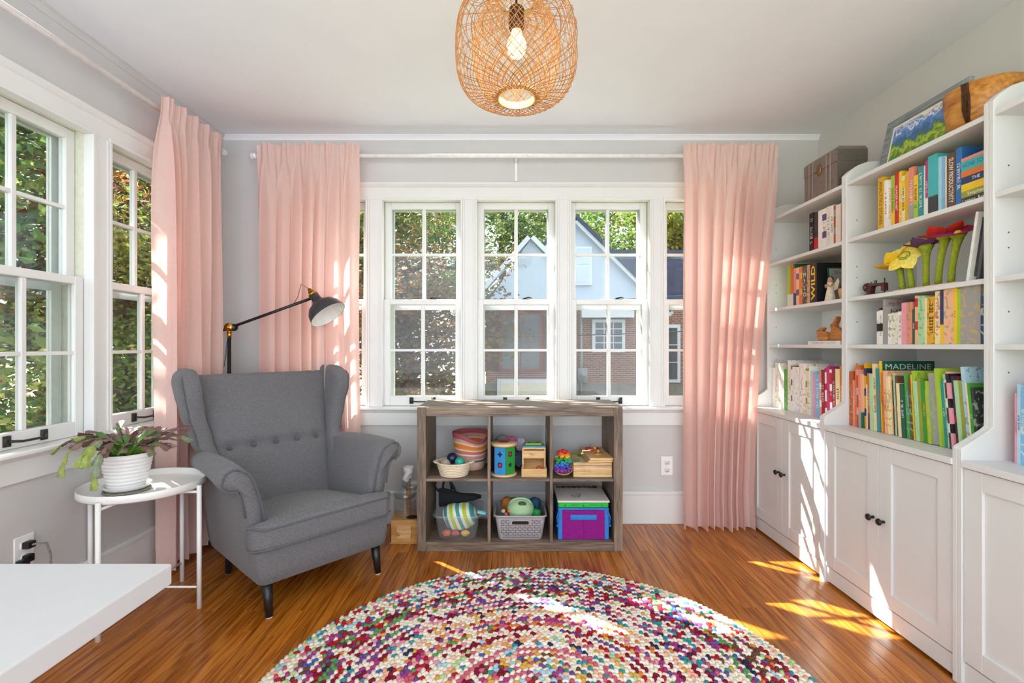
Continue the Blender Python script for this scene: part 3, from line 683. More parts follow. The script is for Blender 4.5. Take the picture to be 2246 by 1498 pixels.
# ---------------------------------------------------------------- braided rug
RX, RYc, RR = 0.087, 1.47, 0.925
g = tag(empty('braided_rug', (RX, RYc, 0)), 'round multicoloured braided rag rug on the wooden floor', 'rug')
rnd = random.Random(21)
PAL = {'cream': '#e6dcca', 'white': '#efe9e0', 'red': '#a8202c', 'crim': '#7d1830', 'pink': '#d8899c', 'mag': '#a03a7c', 'teal': '#3a8b92', 'blue': '#3f5fa6', 'lblue': '#9cc3d6', 'green': '#5f8f58', 'lgreen': '#a9c489', 'orange': '#d2793a', 'gold': '#d2a04c', 'navy': '#2b2d52', 'black': '#2a2528', 'purple': '#6a4a86', 'peach': '#e3ab92', 'olive': '#8a7f4e', 'brown': '#6b4636', 'rose': '#c25d72'}
PAL = {k: lin(v) for k, v in PAL.items()}
ALL = ['cream', 'cream', 'cream', 'white', 'red', 'crim', 'pink', 'teal', 'blue', 'lblue', 'green', 'orange', 'navy', 'purple', 'peach', 'rose', 'mag', 'brown', 'gold', 'lgreen']
RUGM = vcol('rag_cotton', 0.95, 0.18, 160.0, 0.5)
NROW = 30; rw = RR / NROW
for i in range(NROW):
    r = RR - rw * (i + 0.5)
    if r < 0.012: continue
    t = i / NROW
    themes = {0: ['lgreen', 'cream', 'teal', 'red', 'peach', 'lblue'], 1: ['red', 'crim', 'cream', 'rose', 'teal', 'cream'], 5: ['red', 'green', 'blue', 'crim', 'orange', 'navy'], 6: ['mag', 'purple', 'red', 'crim', 'green'], 9: ['mag', 'purple', 'rose', 'crim', 'cream'], 10: ['mag', 'crim', 'purple', 'pink', 'navy', 'teal'], 14: ['mag', 'pink', 'purple', 'rose', 'peach']}
    base = themes.get(i, [rnd.choice(ALL) for _ in range(4)] + [rnd.choice(ALL[4:] if i < 18 else ['orange', 'gold', 'mag', 'red', 'rose', 'lblue', 'teal', 'gold']) for _ in range(3)]); pl = rnd.uniform(0.36, 0.72)
    n = max(5, int(2 * PI * r / 0.0225)); strands = [[rnd.choice(base) for _ in range(3)] for _ in range(max(2, n // 12))]
    m = S(); cols = []; zc = 0.0105
    light = 'cream'
    for k in range(n):
        a0 = 2 * PI * k / n
        for side in (-1, 1):
            st = strands[(k * len(strands)) // n]
            c = PAL[light] if (side == 1 and rnd.random() < pl) or rnd.random() < 0.10 else PAL[rnd.choice(st) if rnd.random() < 0.55 else rnd.choice(base)]
            a = a0 + (0.5 * (2 * PI / n) if side == 1 else 0)
            cr = r + side * rw * 0.235
            ca, sa = math.cos(a), math.sin(a)
            er = Vector((ca, sa, 0)); et = Vector((-sa, ca, 0))
            dr = (et * 0.82 - er * side * 0.57).normalized(); nr = Vector((-dr.y, dr.x, 0))
            ctr = er * cr + Vector((0, 0, zc + rnd.uniform(-0.0012, 0.0012)))
            L = 0.0158; Wd = rw * 0.34; Hh = 0.0072
            def P(u, v, w): return tuple(ctr + dr * u * L + nr * v * Wd + Vector((0, 0, w * Hh)))
            v_ = [P(-1, 0, -0.7), P(1, 0, -0.7), P(-0.5, 0.9, -0.3), P(0.5, 0.9, -0.3), P(-0.5, -0.9, -0.3), P(0.5, -0.9, -0.3), P(-0.55, 0.38, 0.75), P(0.55, 0.38, 0.75), P(-0.55, -0.38, 0.75), P(0.55, -0.38, 0.75)]
            f_ = [(6, 8, 9, 7), (2, 6, 7, 3), (8, 4, 5, 9), (0, 8, 6), (0, 6, 2), (0, 4, 8), (1, 7, 9), (1, 3, 7), (1, 9, 5)]
            m.add(v_, f_); cols += [c] * len(f_)
    # flat cord under the plaits
    q = max(24, int(r * 120)); ring = []
    b0 = len(m.v)
    R_ = [[((r + dx) * math.cos(2 * PI * j / q), (r + dx) * math.sin(2 * PI * j / q), z) for j in range(q)] for dx, z in ((-rw * 0.49, 0.001), (-rw * 0.45, 0.008), (0, 0.0105), (rw * 0.45, 0.008), (rw * 0.49, 0.001))]
    nf = len(m.f); m.loft(R_, caps=False); cols += [PAL['brown'] if rnd.random() < 0.5 else PAL['olive']] * (len(m.f) - nf)
    o = m.build('braid_coil', RUGM, g); dye(o.data, cols)
# ---------------------------------------------------------------- woven pendant lamp
PX, PY = 0.0142, 1.50
g = tag(empty('pendant_lamp', (PX, PY, H)), 'woven bamboo pendant lamp with a glowing bulb hanging from the ceiling', 'lamp')
BAMB = mat('#ab7638', 0.5, vary=0.25, scale=60.0, key='bamboo'); BAMB2 = mat('#b98442', 0.5, vary=0.25, scale=60.0, key='bamboo2')
zb, zt = 1.888, 2.192
def prof_out(t):      # t 0 bottom ring .. 1 top ring: drum with rounded shoulders
    a = -PI / 2 + PI * t; c = math.cos(a); s_ = math.sin(a); e = 0.6
    r = 0.058 + (0.187 - 0.058) * abs(c) ** e; z = (zb + zt) / 2 + (zt - zb) / 2 * (abs(s_) ** 0.72) * (1 if s_ > 0 else -1)
    return r, z
def prof_in(t):
    a = -PI / 2 + PI * t; c = math.cos(a); s_ = math.sin(a)
    return 0.056 + (0.135 - 0.056) * abs(c) ** 0.8, (zb + 0.006 + 2.165) / 2 + (2.165 - zb - 0.006) / 2 * s_
def weave(name, prof, n, twist, rad, mtl, seed, seg):
    rnd = random.Random(seed); m = S()
    for k in range(n):
        for sg in (-1, 1):
            a0 = 2 * PI * (k + rnd.uniform(-0.25, 0.25)) / n; pts = []
            tw = twist * rnd.uniform(0.94, 1.06)
            for i in range(seg + 1):
                t = i / seg; t = 0.5 - 0.5 * math.cos(PI * t) if seg > 30 else t
                r, z = prof(t); r += 0.002 * sg; a = a0 + sg * tw * t
                pts.append((r * math.cos(a), r * math.sin(a), z - H))
            m.tube(pts, rad, 4, caps=False)
    o = m.build(name, mtl, g); o['kind'] = 'stuff'; return o
weave('outer_weave', prof_out, 42, 2.3, 0.0011, BAMB, 4, 30)
weave('inner_weave', prof_in, 40, 2.6, 0.0009, BAMB2, 9, 22)
RING = mat('#e2bd84', 0.5, vary=0.1, key='ringwood')
def ring(name, r, z0, z1, th): S().lathe([(r, z0 - H), (r + th, z0 - H), (r + th, z1 - H), (r, z1 - H), (r, z0 - H)], 40).build(name, RING, g)
ring('lower_ring', 0.0555, zb - 0.004, zb + 0.018, 0.003); ring('upper_ring', 0.0555, zt - 0.016, zt + 0.004, 0.003)
S().lathe([(0.0001, 2.17 - H), (0.022, 2.17 - H), (0.024, 2.165 - H), (0.024, 2.11 - H), (0.02, 2.10 - H), (0.0001, 2.10 - H)], 20).build('socket', mat('#3a241a', 0.4, key='socketdark'), g)
S().cyl((0, 0, 2.17 - H), (0, 0, -0.02), 0.003, n=8).build('cord', BLACK, g)
S().lathe([(0.0001, -0.024), (0.045, -0.022), (0.05, -0.015), (0.05, -0.0005)], 28).build('ceiling_cap', BLACK, g)
m = S()
for k in range(3):
    a = 2 * PI * k / 3 + 0.4; m.tube([(0.02 * math.cos(a), 0.02 * math.sin(a), 2.168 - H), (0.056 * math.cos(a), 0.056 * math.sin(a), zt - 0.006 - H)], 0.0016, 5)
m.build('spider', BRASS, g)
S().lathe([(0.0001, 2.015 - H), (0.014, 2.018 - H), (0.026, 2.03 - H), (0.031, 2.048 - H), (0.028, 2.066 - H), (0.018, 2.088 - H), (0.0145, 2.102 - H), (0.0001, 2.102 - H)], 20).build('bulb', emit('bulb_glow', '#ffd28a', 4.0), g)
ld = bpy.data.lights.new('bulb_light', 'POINT'); ld.energy = 1.8; ld.color = (1.0, 0.76, 0.48); ld.shadow_soft_size = 0.03
lo = bpy.data.objects.new('bulb_light', ld); C.objects.link(lo); lo.parent = g; lo.location = (0, 0, 1.985 - H)
bpy.data.materials['bulb_glow'].cycles.emission_sampling = 'NONE'
# ---------------------------------------------------------------- outdoors: neighbour's house, trees, street
GZ = -1.35
GR = mat('#7d8060', 0.95, vary=0.35, scale=3.0, bump=0.4, key='lawn')
struct(MB().box(-60, 60, 3.3, 90, GZ - 0.2, GZ).box(-60, -2.1, -20, 3.3, GZ - 0.2, GZ).build('ground', GR))
ROADM = mat('#6e6b66', 0.9, vary=0.15, scale=2.0, key='road')
struct(MB().box(-60, 60, 9.5, 13.5, GZ, GZ + 0.02).build('street', ROADM))
STUC = mat('#b4bdc9', 0.85, vary=0.03, scale=14.0, bump=0.1, key='stucco'); SHING = mat('#3c4356', 0.9, vary=0.3, scale=7.0, key='shingle')
HTRIM = mat('#cfd3d8', 0.6, key='housetrim'); DGLASS = mat('#4b545a', 0.15, vary=0.3, scale=2.0, key='darkglass')
REDT = mat('#7e3a30', 0.6, key='redtrim'); STONEM = mat('#77716a', 0.95, vary=0.3, scale=5.0, bump=0.4, key='stone')
def brick_mat():
    m, nt, b = newmat('brick_wall'); tc = nt.n('ShaderNodeTexCoord'); sp = nt.n('ShaderNodeSeparateXYZ'); nt.l(tc.outputs['Object'], sp.inputs[0])
    cb = nt.n('ShaderNodeCombineXYZ'); ad = nt.n('ShaderNodeMath', operation='ADD'); nt.l(sp.outputs[0], ad.inputs[0]); nt.l(sp.outputs[1], ad.inputs[1])
    nt.l(ad.outputs[0], cb.inputs[0]); nt.l(sp.outputs[2], cb.inputs[1])
    br = nt.n('ShaderNodeTexBrick'); br.inputs['Color1'].default_value = lin('#8a5443') + (1,); br.inputs['Color2'].default_value = lin('#6d4136') + (1,); br.inputs['Mortar'].default_value = lin('#b3a89b') + (1,)
    br.inputs['Scale'].default_value = 1.0; br.inputs['Brick Width'].default_value = 0.23; br.inputs['Row Height'].default_value = 0.08; br.inputs['Mortar Size'].default_value = 0.008
    nt.l(cb.outputs[0], br.inputs['Vector']); nt.l(br.outputs['Color'], b.inputs['Base Color']); b.inputs['Roughness'].default_value = 0.9
    return m
BRK = brick_mat()
HY = 18.0; KX = HY / 1055.0
def hx(px_): return (px_ - 1123) * KX
def hz(py_): return 1.12 + (757 - py_) * KX
# house front drawn out in metres: gable 7 m wide with a smaller gable in front of it
g = tag(empty('neighbour_house', (2.0, HY, GZ)), 'brick and white stucco house with steep gables across the street', 'house')
def part(m, name, mtl, parent=g, **k):
    o = m.build(name, mtl, parent, **k); o.location = (-2.0, -HY, -GZ); return o
zc = 2.55                                    # top of brick storey
part(MB().box(-1.0, 9.5, HY + 0.35, HY + 9, GZ, zc), 'brick_wall', BRK)
part(MB().box(-1.05, 9.55, HY + 0.30, HY + 9.05, GZ, GZ + 1.0), 'stone_foundation', STONEM)
ax_, az_ = 2.36, 5.75                        # big gable apex
part(MB().prism([(-1.0, zc), (5.6, zc), (ax_ + 0.0, az_)], 'y', HY + 0.35, HY + 8.5), 'gable_wall', STUC)
part(MB().prism([(-1.0, zc), (2.0, zc), (2.0, 3.6), (0.68, 5.02)], 'y', HY - 0.25, HY + 0.34), 'front_gable', STUC)
def rake(x0, z0, x1, z1, y0, y1, w, name, mtl):
    dx, dz = x1 - x0, z1 - z0; L = math.hypot(dx, dz); nx, nz = -dz / L * w, dx / L * w
    if nz < 0: nx, nz = -nx, -nz
    part(MB().prism([(x0, z0), (x1, z1), (x1 + nx, z1 + nz), (x0 + nx, z0 + nz)], 'y', y0, y1), name, mtl)
for (x0, z0, x1, z1, y0) in ((-1.35, 2.2, ax_, az_, HY + 0.1), (ax_, az_, 5.95, 2.2, HY + 0.1)):
    rake(x0, z0, x1, z1, y0, HY + 0.5, 0.2, 'rake_board', HTRIM); rake(x0, z0 + 0.18, x1, z1 + 0.18, y0 - 0.1, HY + 8.6, 0.12, 'roof_slope', SHING)
for (x0, z0, x1, z1) in ((-1.2, 2.9, 0.68, 5.02), (0.68, 5.02, 1.95, 3.75)):
    rake(x0, z0, x1, z1, HY - 0.45, HY + 0.2, 0.16, 'rake_board', HTRIM)
part(MB().prism([(-0.9 + 0.9, 0), (0, 0), (0, 0)], 'y', 0, 0.01), 'soffit_return', HTRIM) if False else None
part(MB().box(4.0, 9.8, HY + 1.6, HY + 8.0, zc, 5.0), 'wing_wall', SHING)
part(MB().prism([(HY + 1.2, 2.9), (HY + 4.6, 5.15), (HY + 8.2, 2.9)], 'x', 3.6, 10.0), 'wing_roof', SHING)
part(MB().box(2.6, 4.55, HY - 0.1, HY + 0.34, 2.15, 2.6), 'white_cornice', HTRIM)
def hwin(x0, x1, z0, z1, y, cols, rows, fm, name='window'):
    w = part(MB().box(x0 - 0.1, x1 + 0.1, y - 0.06, y + 0.02, z0 - 0.1, z1 + 0.1), name, fm)
    for i in range(cols):
        for j in range(rows):
            a = x0 + (x1 - x0) * i / cols; b = x0 + (x1 - x0) * (i + 1) / cols; c = z0 + (z1 - z0) * j / rows; d = z0 + (z1 - z0) * (j + 1) / rows
            o = MB().box(a + 0.02, b - 0.02, y - 0.07, y - 0.055, c + 0.02, d - 0.02).build('pane', DGLASS, w)
BLIND = mat('#b9c2ca', 0.6, key='blind')
w_ = part(MB().box(2.38, 3.02, HY + 0.2, HY + 0.36, 3.4, 4.85), 'window', HTRIM)
for j in range(2): MB().box(2.45, 2.95, HY + 0.18, HY + 0.205, 3.48 + 0.68 * j, 4.1 + 0.68 * j).build('pane', BLIND, w_)
hwin(3.15, 4.2, 0.95, 2.0, HY + 0.33, 3, 4, HTRIM)
hwin(-0.4, 1.05, 0.2, 2.3, HY + 0.33, 2, 3, REDT)
hwin(5.4, 6.3, -0.2, 1.8, HY + 0.33, 2, 3, HTRIM)
part(MB().prism([(-1.05, 0.1)] + [(0.3 + 1.45 * math.cos(math.radians(a)), 1.2 + 1.35 * math.sin(math.radians(a))) for a in range(180, -1, -15)] + [(1.75, 0.1)], 'y', HY + 0.345, HY + 0.349), 'arch_panel', mat('#5c3a30', 0.9, key='archbrick'))
part(MB().box(-0.55, 1.75, HY - 0.2, HY + 0.2, -0.75, -0.15), 'white_door', HTRIM)
part(MB().box(-0.42, 1.62, HY - 0.24, HY - 0.19, -0.7, -0.27), 'door_panel', mat('#d6cdb9', 0.6, key='gdoor'))
m = S(); m.cyl((2.62, HY + 0.2, GZ), (2.62, HY + 0.2, 2.4), 0.05, n=8); m.box(2.5, 2.85, HY + 0.15, HY + 0.33, -0.3, 0.25); m.cyl((2.67, HY + 0.14, 0.0), (2.67, HY + 0.06, 0.0), 0.1, n=12)
part(m, 'downpipe', mat('#8b8d8e', 0.5, key='pipe'))
# trees
LEAFM = vcol('leaf', 0.6, 0.25, 2.0, 0.0, 0.45)
BARK = mat('#4d4138', 0.95, vary=0.3, scale=12.0, bump=0.5, key='bark')
def tree_meshes(seed, h, cr, nleaf, pal, ls, crown0=0.3):
    rnd = random.Random(seed); m = S()
    tips = []
    m.tube([(0, 0, -0.3), (0.1, 0.05, h * 0.3), (0.0, 0.15, h * 0.6), (0.05, 0.1, h * 0.85)], [0.26, 0.2, 0.13, 0.05], 8)
    for k in range(16):
        a = rnd.uniform(0, 2 * PI); z0 = h * rnd.uniform(crown0 - 0.05, 0.8); L = cr * rnd.uniform(0.6, 1.0) * (1 - 0.4 * abs(z0 / h - 0.55))
        p = [(0.05, 0.1, z0)]; el = rnd.uniform(0.0, 0.6)
        for i in range(1, 4): p.append((L * i / 3 * math.cos(a) + rnd.uniform(-0.15, 0.15), L * i / 3 * math.sin(a) + rnd.uniform(-0.15, 0.15), z0 + L * i / 3 * el + rnd.uniform(-0.1, 0.1)))
        m.tube(p, [0.09, 0.06, 0.04, 0.015], 5); tips += [Vector(q) for q in p[1:]]
    wood_ = m.mesh('trunk', BARK)
    v = []; f = []; cols = []
    cl = []
    for k in range(int(nleaf / 70)):
        if rnd.random() < 0.6: c = rnd.choice(tips) + Vector((rnd.gauss(0, 0.3), rnd.gauss(0, 0.3), rnd.gauss(0, 0.25)))
        else:
            a = rnd.uniform(0, 2 * PI); zz = rnd.uniform(crown0, 1.0); q = cr * math.sqrt(max(0.02, 1 - ((zz - (1 + crown0) / 2) / ((1 - crown0) / 2 + 0.08)) ** 2)) * math.sqrt(rnd.random())
            c = Vector((q * math.cos(a), q * math.sin(a), zz * h))
        cl.append((c, lin(rnd.choice(pal))))
    for c, col in cl:
        for _ in range(70):
            p = c + Vector((rnd.gauss(0, 0.32), rnd.gauss(0, 0.32), rnd.gauss(0, 0.22)))
            d = Vector((rnd.gauss(0, 1), rnd.gauss(0, 1), rnd.gauss(0, 0.6) - 0.3)).normalized(); s_ = d.orthogonal().normalized(); q = s_.cross(d)
            L = ls * rnd.uniform(0.7, 1.3); b = len(v)
            v += [tuple(p), tuple(p + d * L * 0.5 + s_ * L * 0.32 + q * L * 0.1), tuple(p + d * L), tuple(p + d * L * 0.5 - s_ * L * 0.32 + q * L * 0.1)]
            f += [(b, b + 1, b + 2), (b, b + 2, b + 3)]; k = rnd.uniform(0.7, 1.25); cc = tuple(min(1, x * k) for x in col); cols += [cc, cc]
    me = bpy.data.meshes.new('leaves'); me.from_pydata(v, [], f); me.materials.append(LEAFM); dye(me, cols)
    return wood_, me
GREEN = ['#5f7a34', '#6f8a3a', '#4c6a30', '#87974a', '#9aa14e']
YEL = ['#8f9440', '#b09a3c', '#6f8038', '#a3a34c', '#5c7034']
AUT = ['#8a5a34', '#9c6a3a', '#7a6a38', '#6b5a34', '#a87c3e']
DARK = ['#5f7a38', '#70893f', '#8c9a4c', '#4d6a34', '#a0a04e']
KINDS_ = [tree_meshes(1, 8.5, 3.0, 12000, GREEN, 0.19), tree_meshes(2, 7.5, 2.8, 12000, YEL, 0.18), tree_meshes(3, 5.5, 2.2, 11000, AUT, 0.15, 0.12), tree_meshes(4, 12.0, 2.6, 19000, DARK, 0.15, 0.15), tree_meshes(5, 3.2, 1.7, 9000, DARK + GREEN, 0.09, 0.05)]
def tree(kind, x, y, sc_, rz, label, name='tree', cat='tree', grp='trees outside the windows'):
    o = empty(name, (x, y, GZ), rz); o.scale = (sc_,) * 3; tag(o, label, cat, grp)
    for nm, me in zip(('trunk', 'leaves'), KINDS_[kind]):
        c = bpy.data.objects.new(nm, me); C.objects.link(c); c.parent = o
        if nm == 'leaves': c['kind'] = 'stuff'
TREES = [
 (0, -4.2, 15.0, 1.0, 0.3, 'tall green tree left of the white gabled house'),
 (2, -2.6, 12.0, 1.0, 1.0, 'rust-brown leafy tree in front of the brick house corner'),
 (1, -7.5, 14.5, 1.1, 2.0, 'yellow-green tree farther left of the gabled house'),
 (0, -0.5, 30.0, 1.6, 0.8, 'tall green tree rising behind the small front gable'),
 (0, 5.0, 34.0, 1.5, 2.2, 'bright green tree rising behind the dark shingle roof'),
 (1, 10.5, 30.0, 1.6, 2.9, 'yellow-green tree behind the roof seen beside the pink curtain'),
 (3, -6.7, 3.5, 0.95, 0.5, 'tall dense tree outside the left wall windows'),
 (1, -6.2, 8.9, 0.62, 1.7, 'yellow-green tree seen through the narrow left window'),
 (2, -8.5, 10.5, 1.2, 0.2, 'brownish leafy tree far outside the left windows'),
 (0, -10.5, 7.0, 1.15, 2.4, 'broad green tree far outside the left windows'),
 (1, -11.0, 11.5, 1.2, 0.9, 'pale yellow tree at the back outside the left windows'),
 (0, -5.2, 20.5, 1.25, 1.4, 'green tree behind the rust-brown tree'),
 (2, 7.6, 14.0, 0.7, 2.0, 'small brown tree beside the far house wall')]
for k, x, y, s_, r_, lb in TREES: tree(k, x, y, s_, r_, lb)
for x, y, s_, lb in ((-4.3, 3.6, 0.7, 'low green bush below the left windows'), (-5.2, 6.6, 0.9, 'round green bush below the narrow left window'), (-7.9, 5.6, 1.0, 'broad bush under the tall dense tree'), (-4.4, 9.4, 0.8, 'bush at the street edge left of the house')):
    tree(4, x, y, s_, x, lb, 'bush', 'bush', 'bushes outside the windows')
# overhead cables
CABM = mat('#3a3a3c', 0.6, key='wire')
for k, (z0, z1, y, lb) in enumerate(((2.05, 2.95, 13.0, 'upper overhead cable crossing in front of the white gable'), (1.35, 1.85, 12.0, 'lower overhead cable crossing in front of the brick house'))):
    m = S(); m.tube([(-9 + 20 * i / 20, y, z0 + (z1 - z0) * i / 20 - 0.25 * math.sin(PI * i / 20)) for i in range(21)], 0.014, 5)
    tag(m.build('overhead_cable', CABM), lb, 'cable', 'overhead cables')
# ---------------------------------------------------------------- books (spines face the room)
ORD = ['first', 'second', 'third', 'fourth', 'fifth', 'sixth', 'seventh', 'eighth', 'ninth', 'tenth', 'eleventh', 'twelfth', 'thirteenth', 'fourteenth', 'fifteenth', 'sixteenth', 'seventeenth', 'eighteenth', 'nineteenth', 'twentieth']
def ordw(i): return ORD[i] if i < 20 else ('twenty-' + ORD[i - 20] if i < 29 else ('thirtieth' if i == 29 else ('thirty-' + ORD[i - 30] if i < 39 else ('fortieth' if i == 39 else 'forty-' + ORD[i - 40]))))
CN = {'white': '#ece8e2', 'offwhite': '#e3dccd', 'cream': '#ead9a8', 'black': '#1d1d22', 'charcoal': '#3a3a40', 'grey': '#9b9a98', 'red': '#c3222b', 'crimson': '#8e1f30', 'orange': '#d8742a', 'rust': '#b4512a', 'salmon': '#e08a76', 'pink': '#e59aa8', 'magenta': '#b3327a', 'yellow': '#ecc327', 'gold': '#dca820', 'olive': '#9a9a3c', 'lime': '#a4c23a', 'green': '#4d9a3a', 'dark green': '#1f5a45', 'bright green': '#2f9a2a', 'mint': '#a9cfa0', 'teal': '#2f8f97', 'sky blue': '#7fb4d8', 'blue': '#2f6fb4', 'navy': '#23386a', 'purple': '#6a4a86', 'tan': '#c4a372', 'brown': '#6a4a34', 'peach': '#eab48c', 'light blue': '#a9cfe0', 'turquoise': '#3fb0b4'}
def cover_mat(c1, c2, mode):
    """printed board: base colour with a second ink in blotches, bands or plain"""
    k = ('cover', c1, c2, mode)
    if k in MATS: return MATS[k]
    m, nt, b = newmat('cover_%d' % len(MATS)); tc = nt.n('ShaderNodeTexCoord')
    a, d = lin(CN.get(c1, c1)), lin(CN.get(c2, c2))
    if mode == 'plain':
        nz = nt.n('ShaderNodeTexNoise', i_Scale=30.0); nt.l(tc.outputs['Object'], nz.inputs['Vector']); f = nz.outputs['Fac']
        col = ramp(nt, f, [(0.3, tuple(x * 0.94 for x in a)), (0.7, tuple(min(1, x * 1.05) for x in a))])
    elif mode == 'art':
        nz = nt.n('ShaderNodeTexNoise', i_Scale=34.0, i_Detail=3.0, i_Distortion=0.6); nt.l(tc.outputs['Object'], nz.inputs['Vector'])
        e_ = tuple(x * 0.4 + y * 0.6 for x, y in zip(a, d))
        col = ramp(nt, nz.outputs['Fac'], [(0.0, e_), (0.33, e_), (0.37, a), (0.55, a), (0.60, e_), (0.66, e_), (0.70, a), (1.0, a)])
    elif mode == 'bands':
        sp = nt.n('ShaderNodeSeparateXYZ'); nt.l(tc.outputs['Object'], sp.inputs[0])
        mu = nt.n('ShaderNodeMath', operation='MULTIPLY'); mu.inputs[1].default_value = 11.0; nt.l(sp.outputs[2], mu.inputs[0])
        fr = nt.n('ShaderNodeMath', operation='FRACT'); nt.l(mu.outputs[0], fr.inputs[0])
        col = ramp(nt, fr.outputs[0], [(0.0, a), (0.62, a), (0.64, d), (1.0, d)])
    else:   # foot: lower third in second colour
        sp = nt.n('ShaderNodeSeparateXYZ'); nt.l(tc.outputs['Object'], sp.inputs[0])
        col = ramp(nt, sp.outputs[2], [(0.0, d), (0.07, d), (0.075, a), (1.0, a)])
    nt.l(col, b.inputs['Base Color']); b.inputs['Roughness'].default_value = 0.38
    MATS[k] = m; return m
TXT = {k: mat(v, 0.5, vary=0.0, key='ink' + k) for k, v in {'white': '#f2f0ec', 'black': '#141416', 'red': '#c0242c', 'yellow': '#efc52a', 'orange': '#d86c2a', 'green': '#2f8a3a', 'purple': '#6a4a96', 'blue': '#2a5a9a', 'grey': '#6c6a68', 'brown': '#6a4028', 'pale': '#cfd8d0'}.items()}
LEGIBLE = {'ANALYTICS STORIES', 'ATOMIC HABITS', 'Good Inside', 'HUNGER HABIT', 'SLOW PRODUCTIVITY', 'WILD', 'MILO', 'MADELINE'}
def print_marks(name, length, size, material, parent, M, seed):
    """a line of print too small to read: short strokes of uneven width"""
    rd = random.Random(seed); m = MB(); x = -length / 2
    while x < length / 2 - size * 0.3:
        if rd.random() < 0.16: x += size * 0.45; continue
        w = size * rd.uniform(0.18, 0.42); h0 = size * rd.uniform(0.5, 0.72); k = rd.random()
        if k < 0.45: m.add([(x, -h0 / 2, 0), (x + w * 0.36, -h0 / 2, 0), (x + w * 0.36, h0 / 2, 0), (x, h0 / 2, 0)], [(0, 1, 2, 3)], M)
        if k > 0.3: m.add([(x, h0 / 2 - size * 0.13, 0), (x + w, h0 / 2 - size * 0.13, 0), (x + w, h0 / 2, 0), (x, h0 / 2, 0)], [(0, 1, 2, 3)], M)
        if k > 0.2: m.add([(x + w * 0.62, -h0 / 2, 0), (x + w, -h0 / 2, 0), (x + w, h0 / 2, 0), (x + w * 0.62, h0 / 2, 0)], [(0, 1, 2, 3)], M)
        if k < 0.7: m.add([(x, -h0 / 2, 0), (x + w, -h0 / 2, 0), (x + w, -h0 / 2 + size * 0.13, 0), (x, -h0 / 2 + size * 0.13, 0)], [(0, 1, 2, 3)], M)
        x += w + size * 0.14
    o = m.build(name, material, parent); o['kind'] = 'stuff'; return o
def book(x, y, z, t, h, w, c1, c2=None, mode='plain', lean=0.0, title=None, tc='white', label='', group=None, cover_title=None, cover_tc='white', cover_size=0.03, hard=True, front=None):
    """x spine plane, y the far edge of the foot; t thickness, h height, w depth; lean > 0 tips the top away from the camera"""
    c2 = c2 or 'white'; m = MB(); b_ = 0.0022 if hard else 0.0009; ov = 0.002 if hard else 0.0
    m.box(0, 0.0015, -t, 0, 0, h)
    m.box(0.0015, w, -t, -t + b_, 0, h); m.box(0.0015, w, -b_, 0, 0, h)
    o = m.build('book', cover_mat(c1, c2, mode)); tag(o, label, 'book', group)
    MB().box(0.0016, w - ov - 0.0005, -t + b_, -b_, ov, h - ov).build('page_block', PAGES, o)
    o.location = (x, y, z); o.rotation_euler = (math.radians(-lean), 0, 0)
    if title:
        sz = min(t * 0.78, 0.05 if title == 'WILD' else 0.03)
        if title not in LEGIBLE:
            print_marks('spine_print', min(h * 0.7, len(title) * sz * 0.62), sz, TXT[tc], o, Matrix.Translation((-0.0004, -t / 2, h * 0.52)) @ Matrix.Rotation(-PI / 2, 4, 'Z') @ Matrix.Rotation(PI / 2, 4, 'X') @ Matrix.Rotation(-PI / 2, 4, 'Z'), len(title) + int(h * 1000))
        elif title == 'MILO':
            for i, ch in enumerate(title): text('lettering', ch, sz * 1.1, TXT[tc], o, (-0.0004, -t / 2, h * (0.76 - 0.17 * i)), (PI / 2, 0, -PI / 2))
        else:
            up = title == 'WILD'
            text('lettering', title, sz, TXT[tc], o, (-0.0004, -t / 2, h * 0.52), (PI / 2, -PI / 2 if up else PI / 2, -PI / 2), bold=sz * 0.02 if up else 0.0, fit=h * 0.86 if up else min(h * 0.80, len(title) * sz * 0.62))
    if front: MB().box(0.004, w, -t - 0.0006, -t + 0.0002, 0, h).build('front_cover', cover_mat(front, front, 'plain'), o)
    if cover_title:
        text('cover_lettering', cover_title, cover_size, TXT[cover_tc], o, (w * 0.5, -t - 0.001, h - cover_size * 0.75), (PI / 2, 0, 0), fit=w * 0.86)
    return o
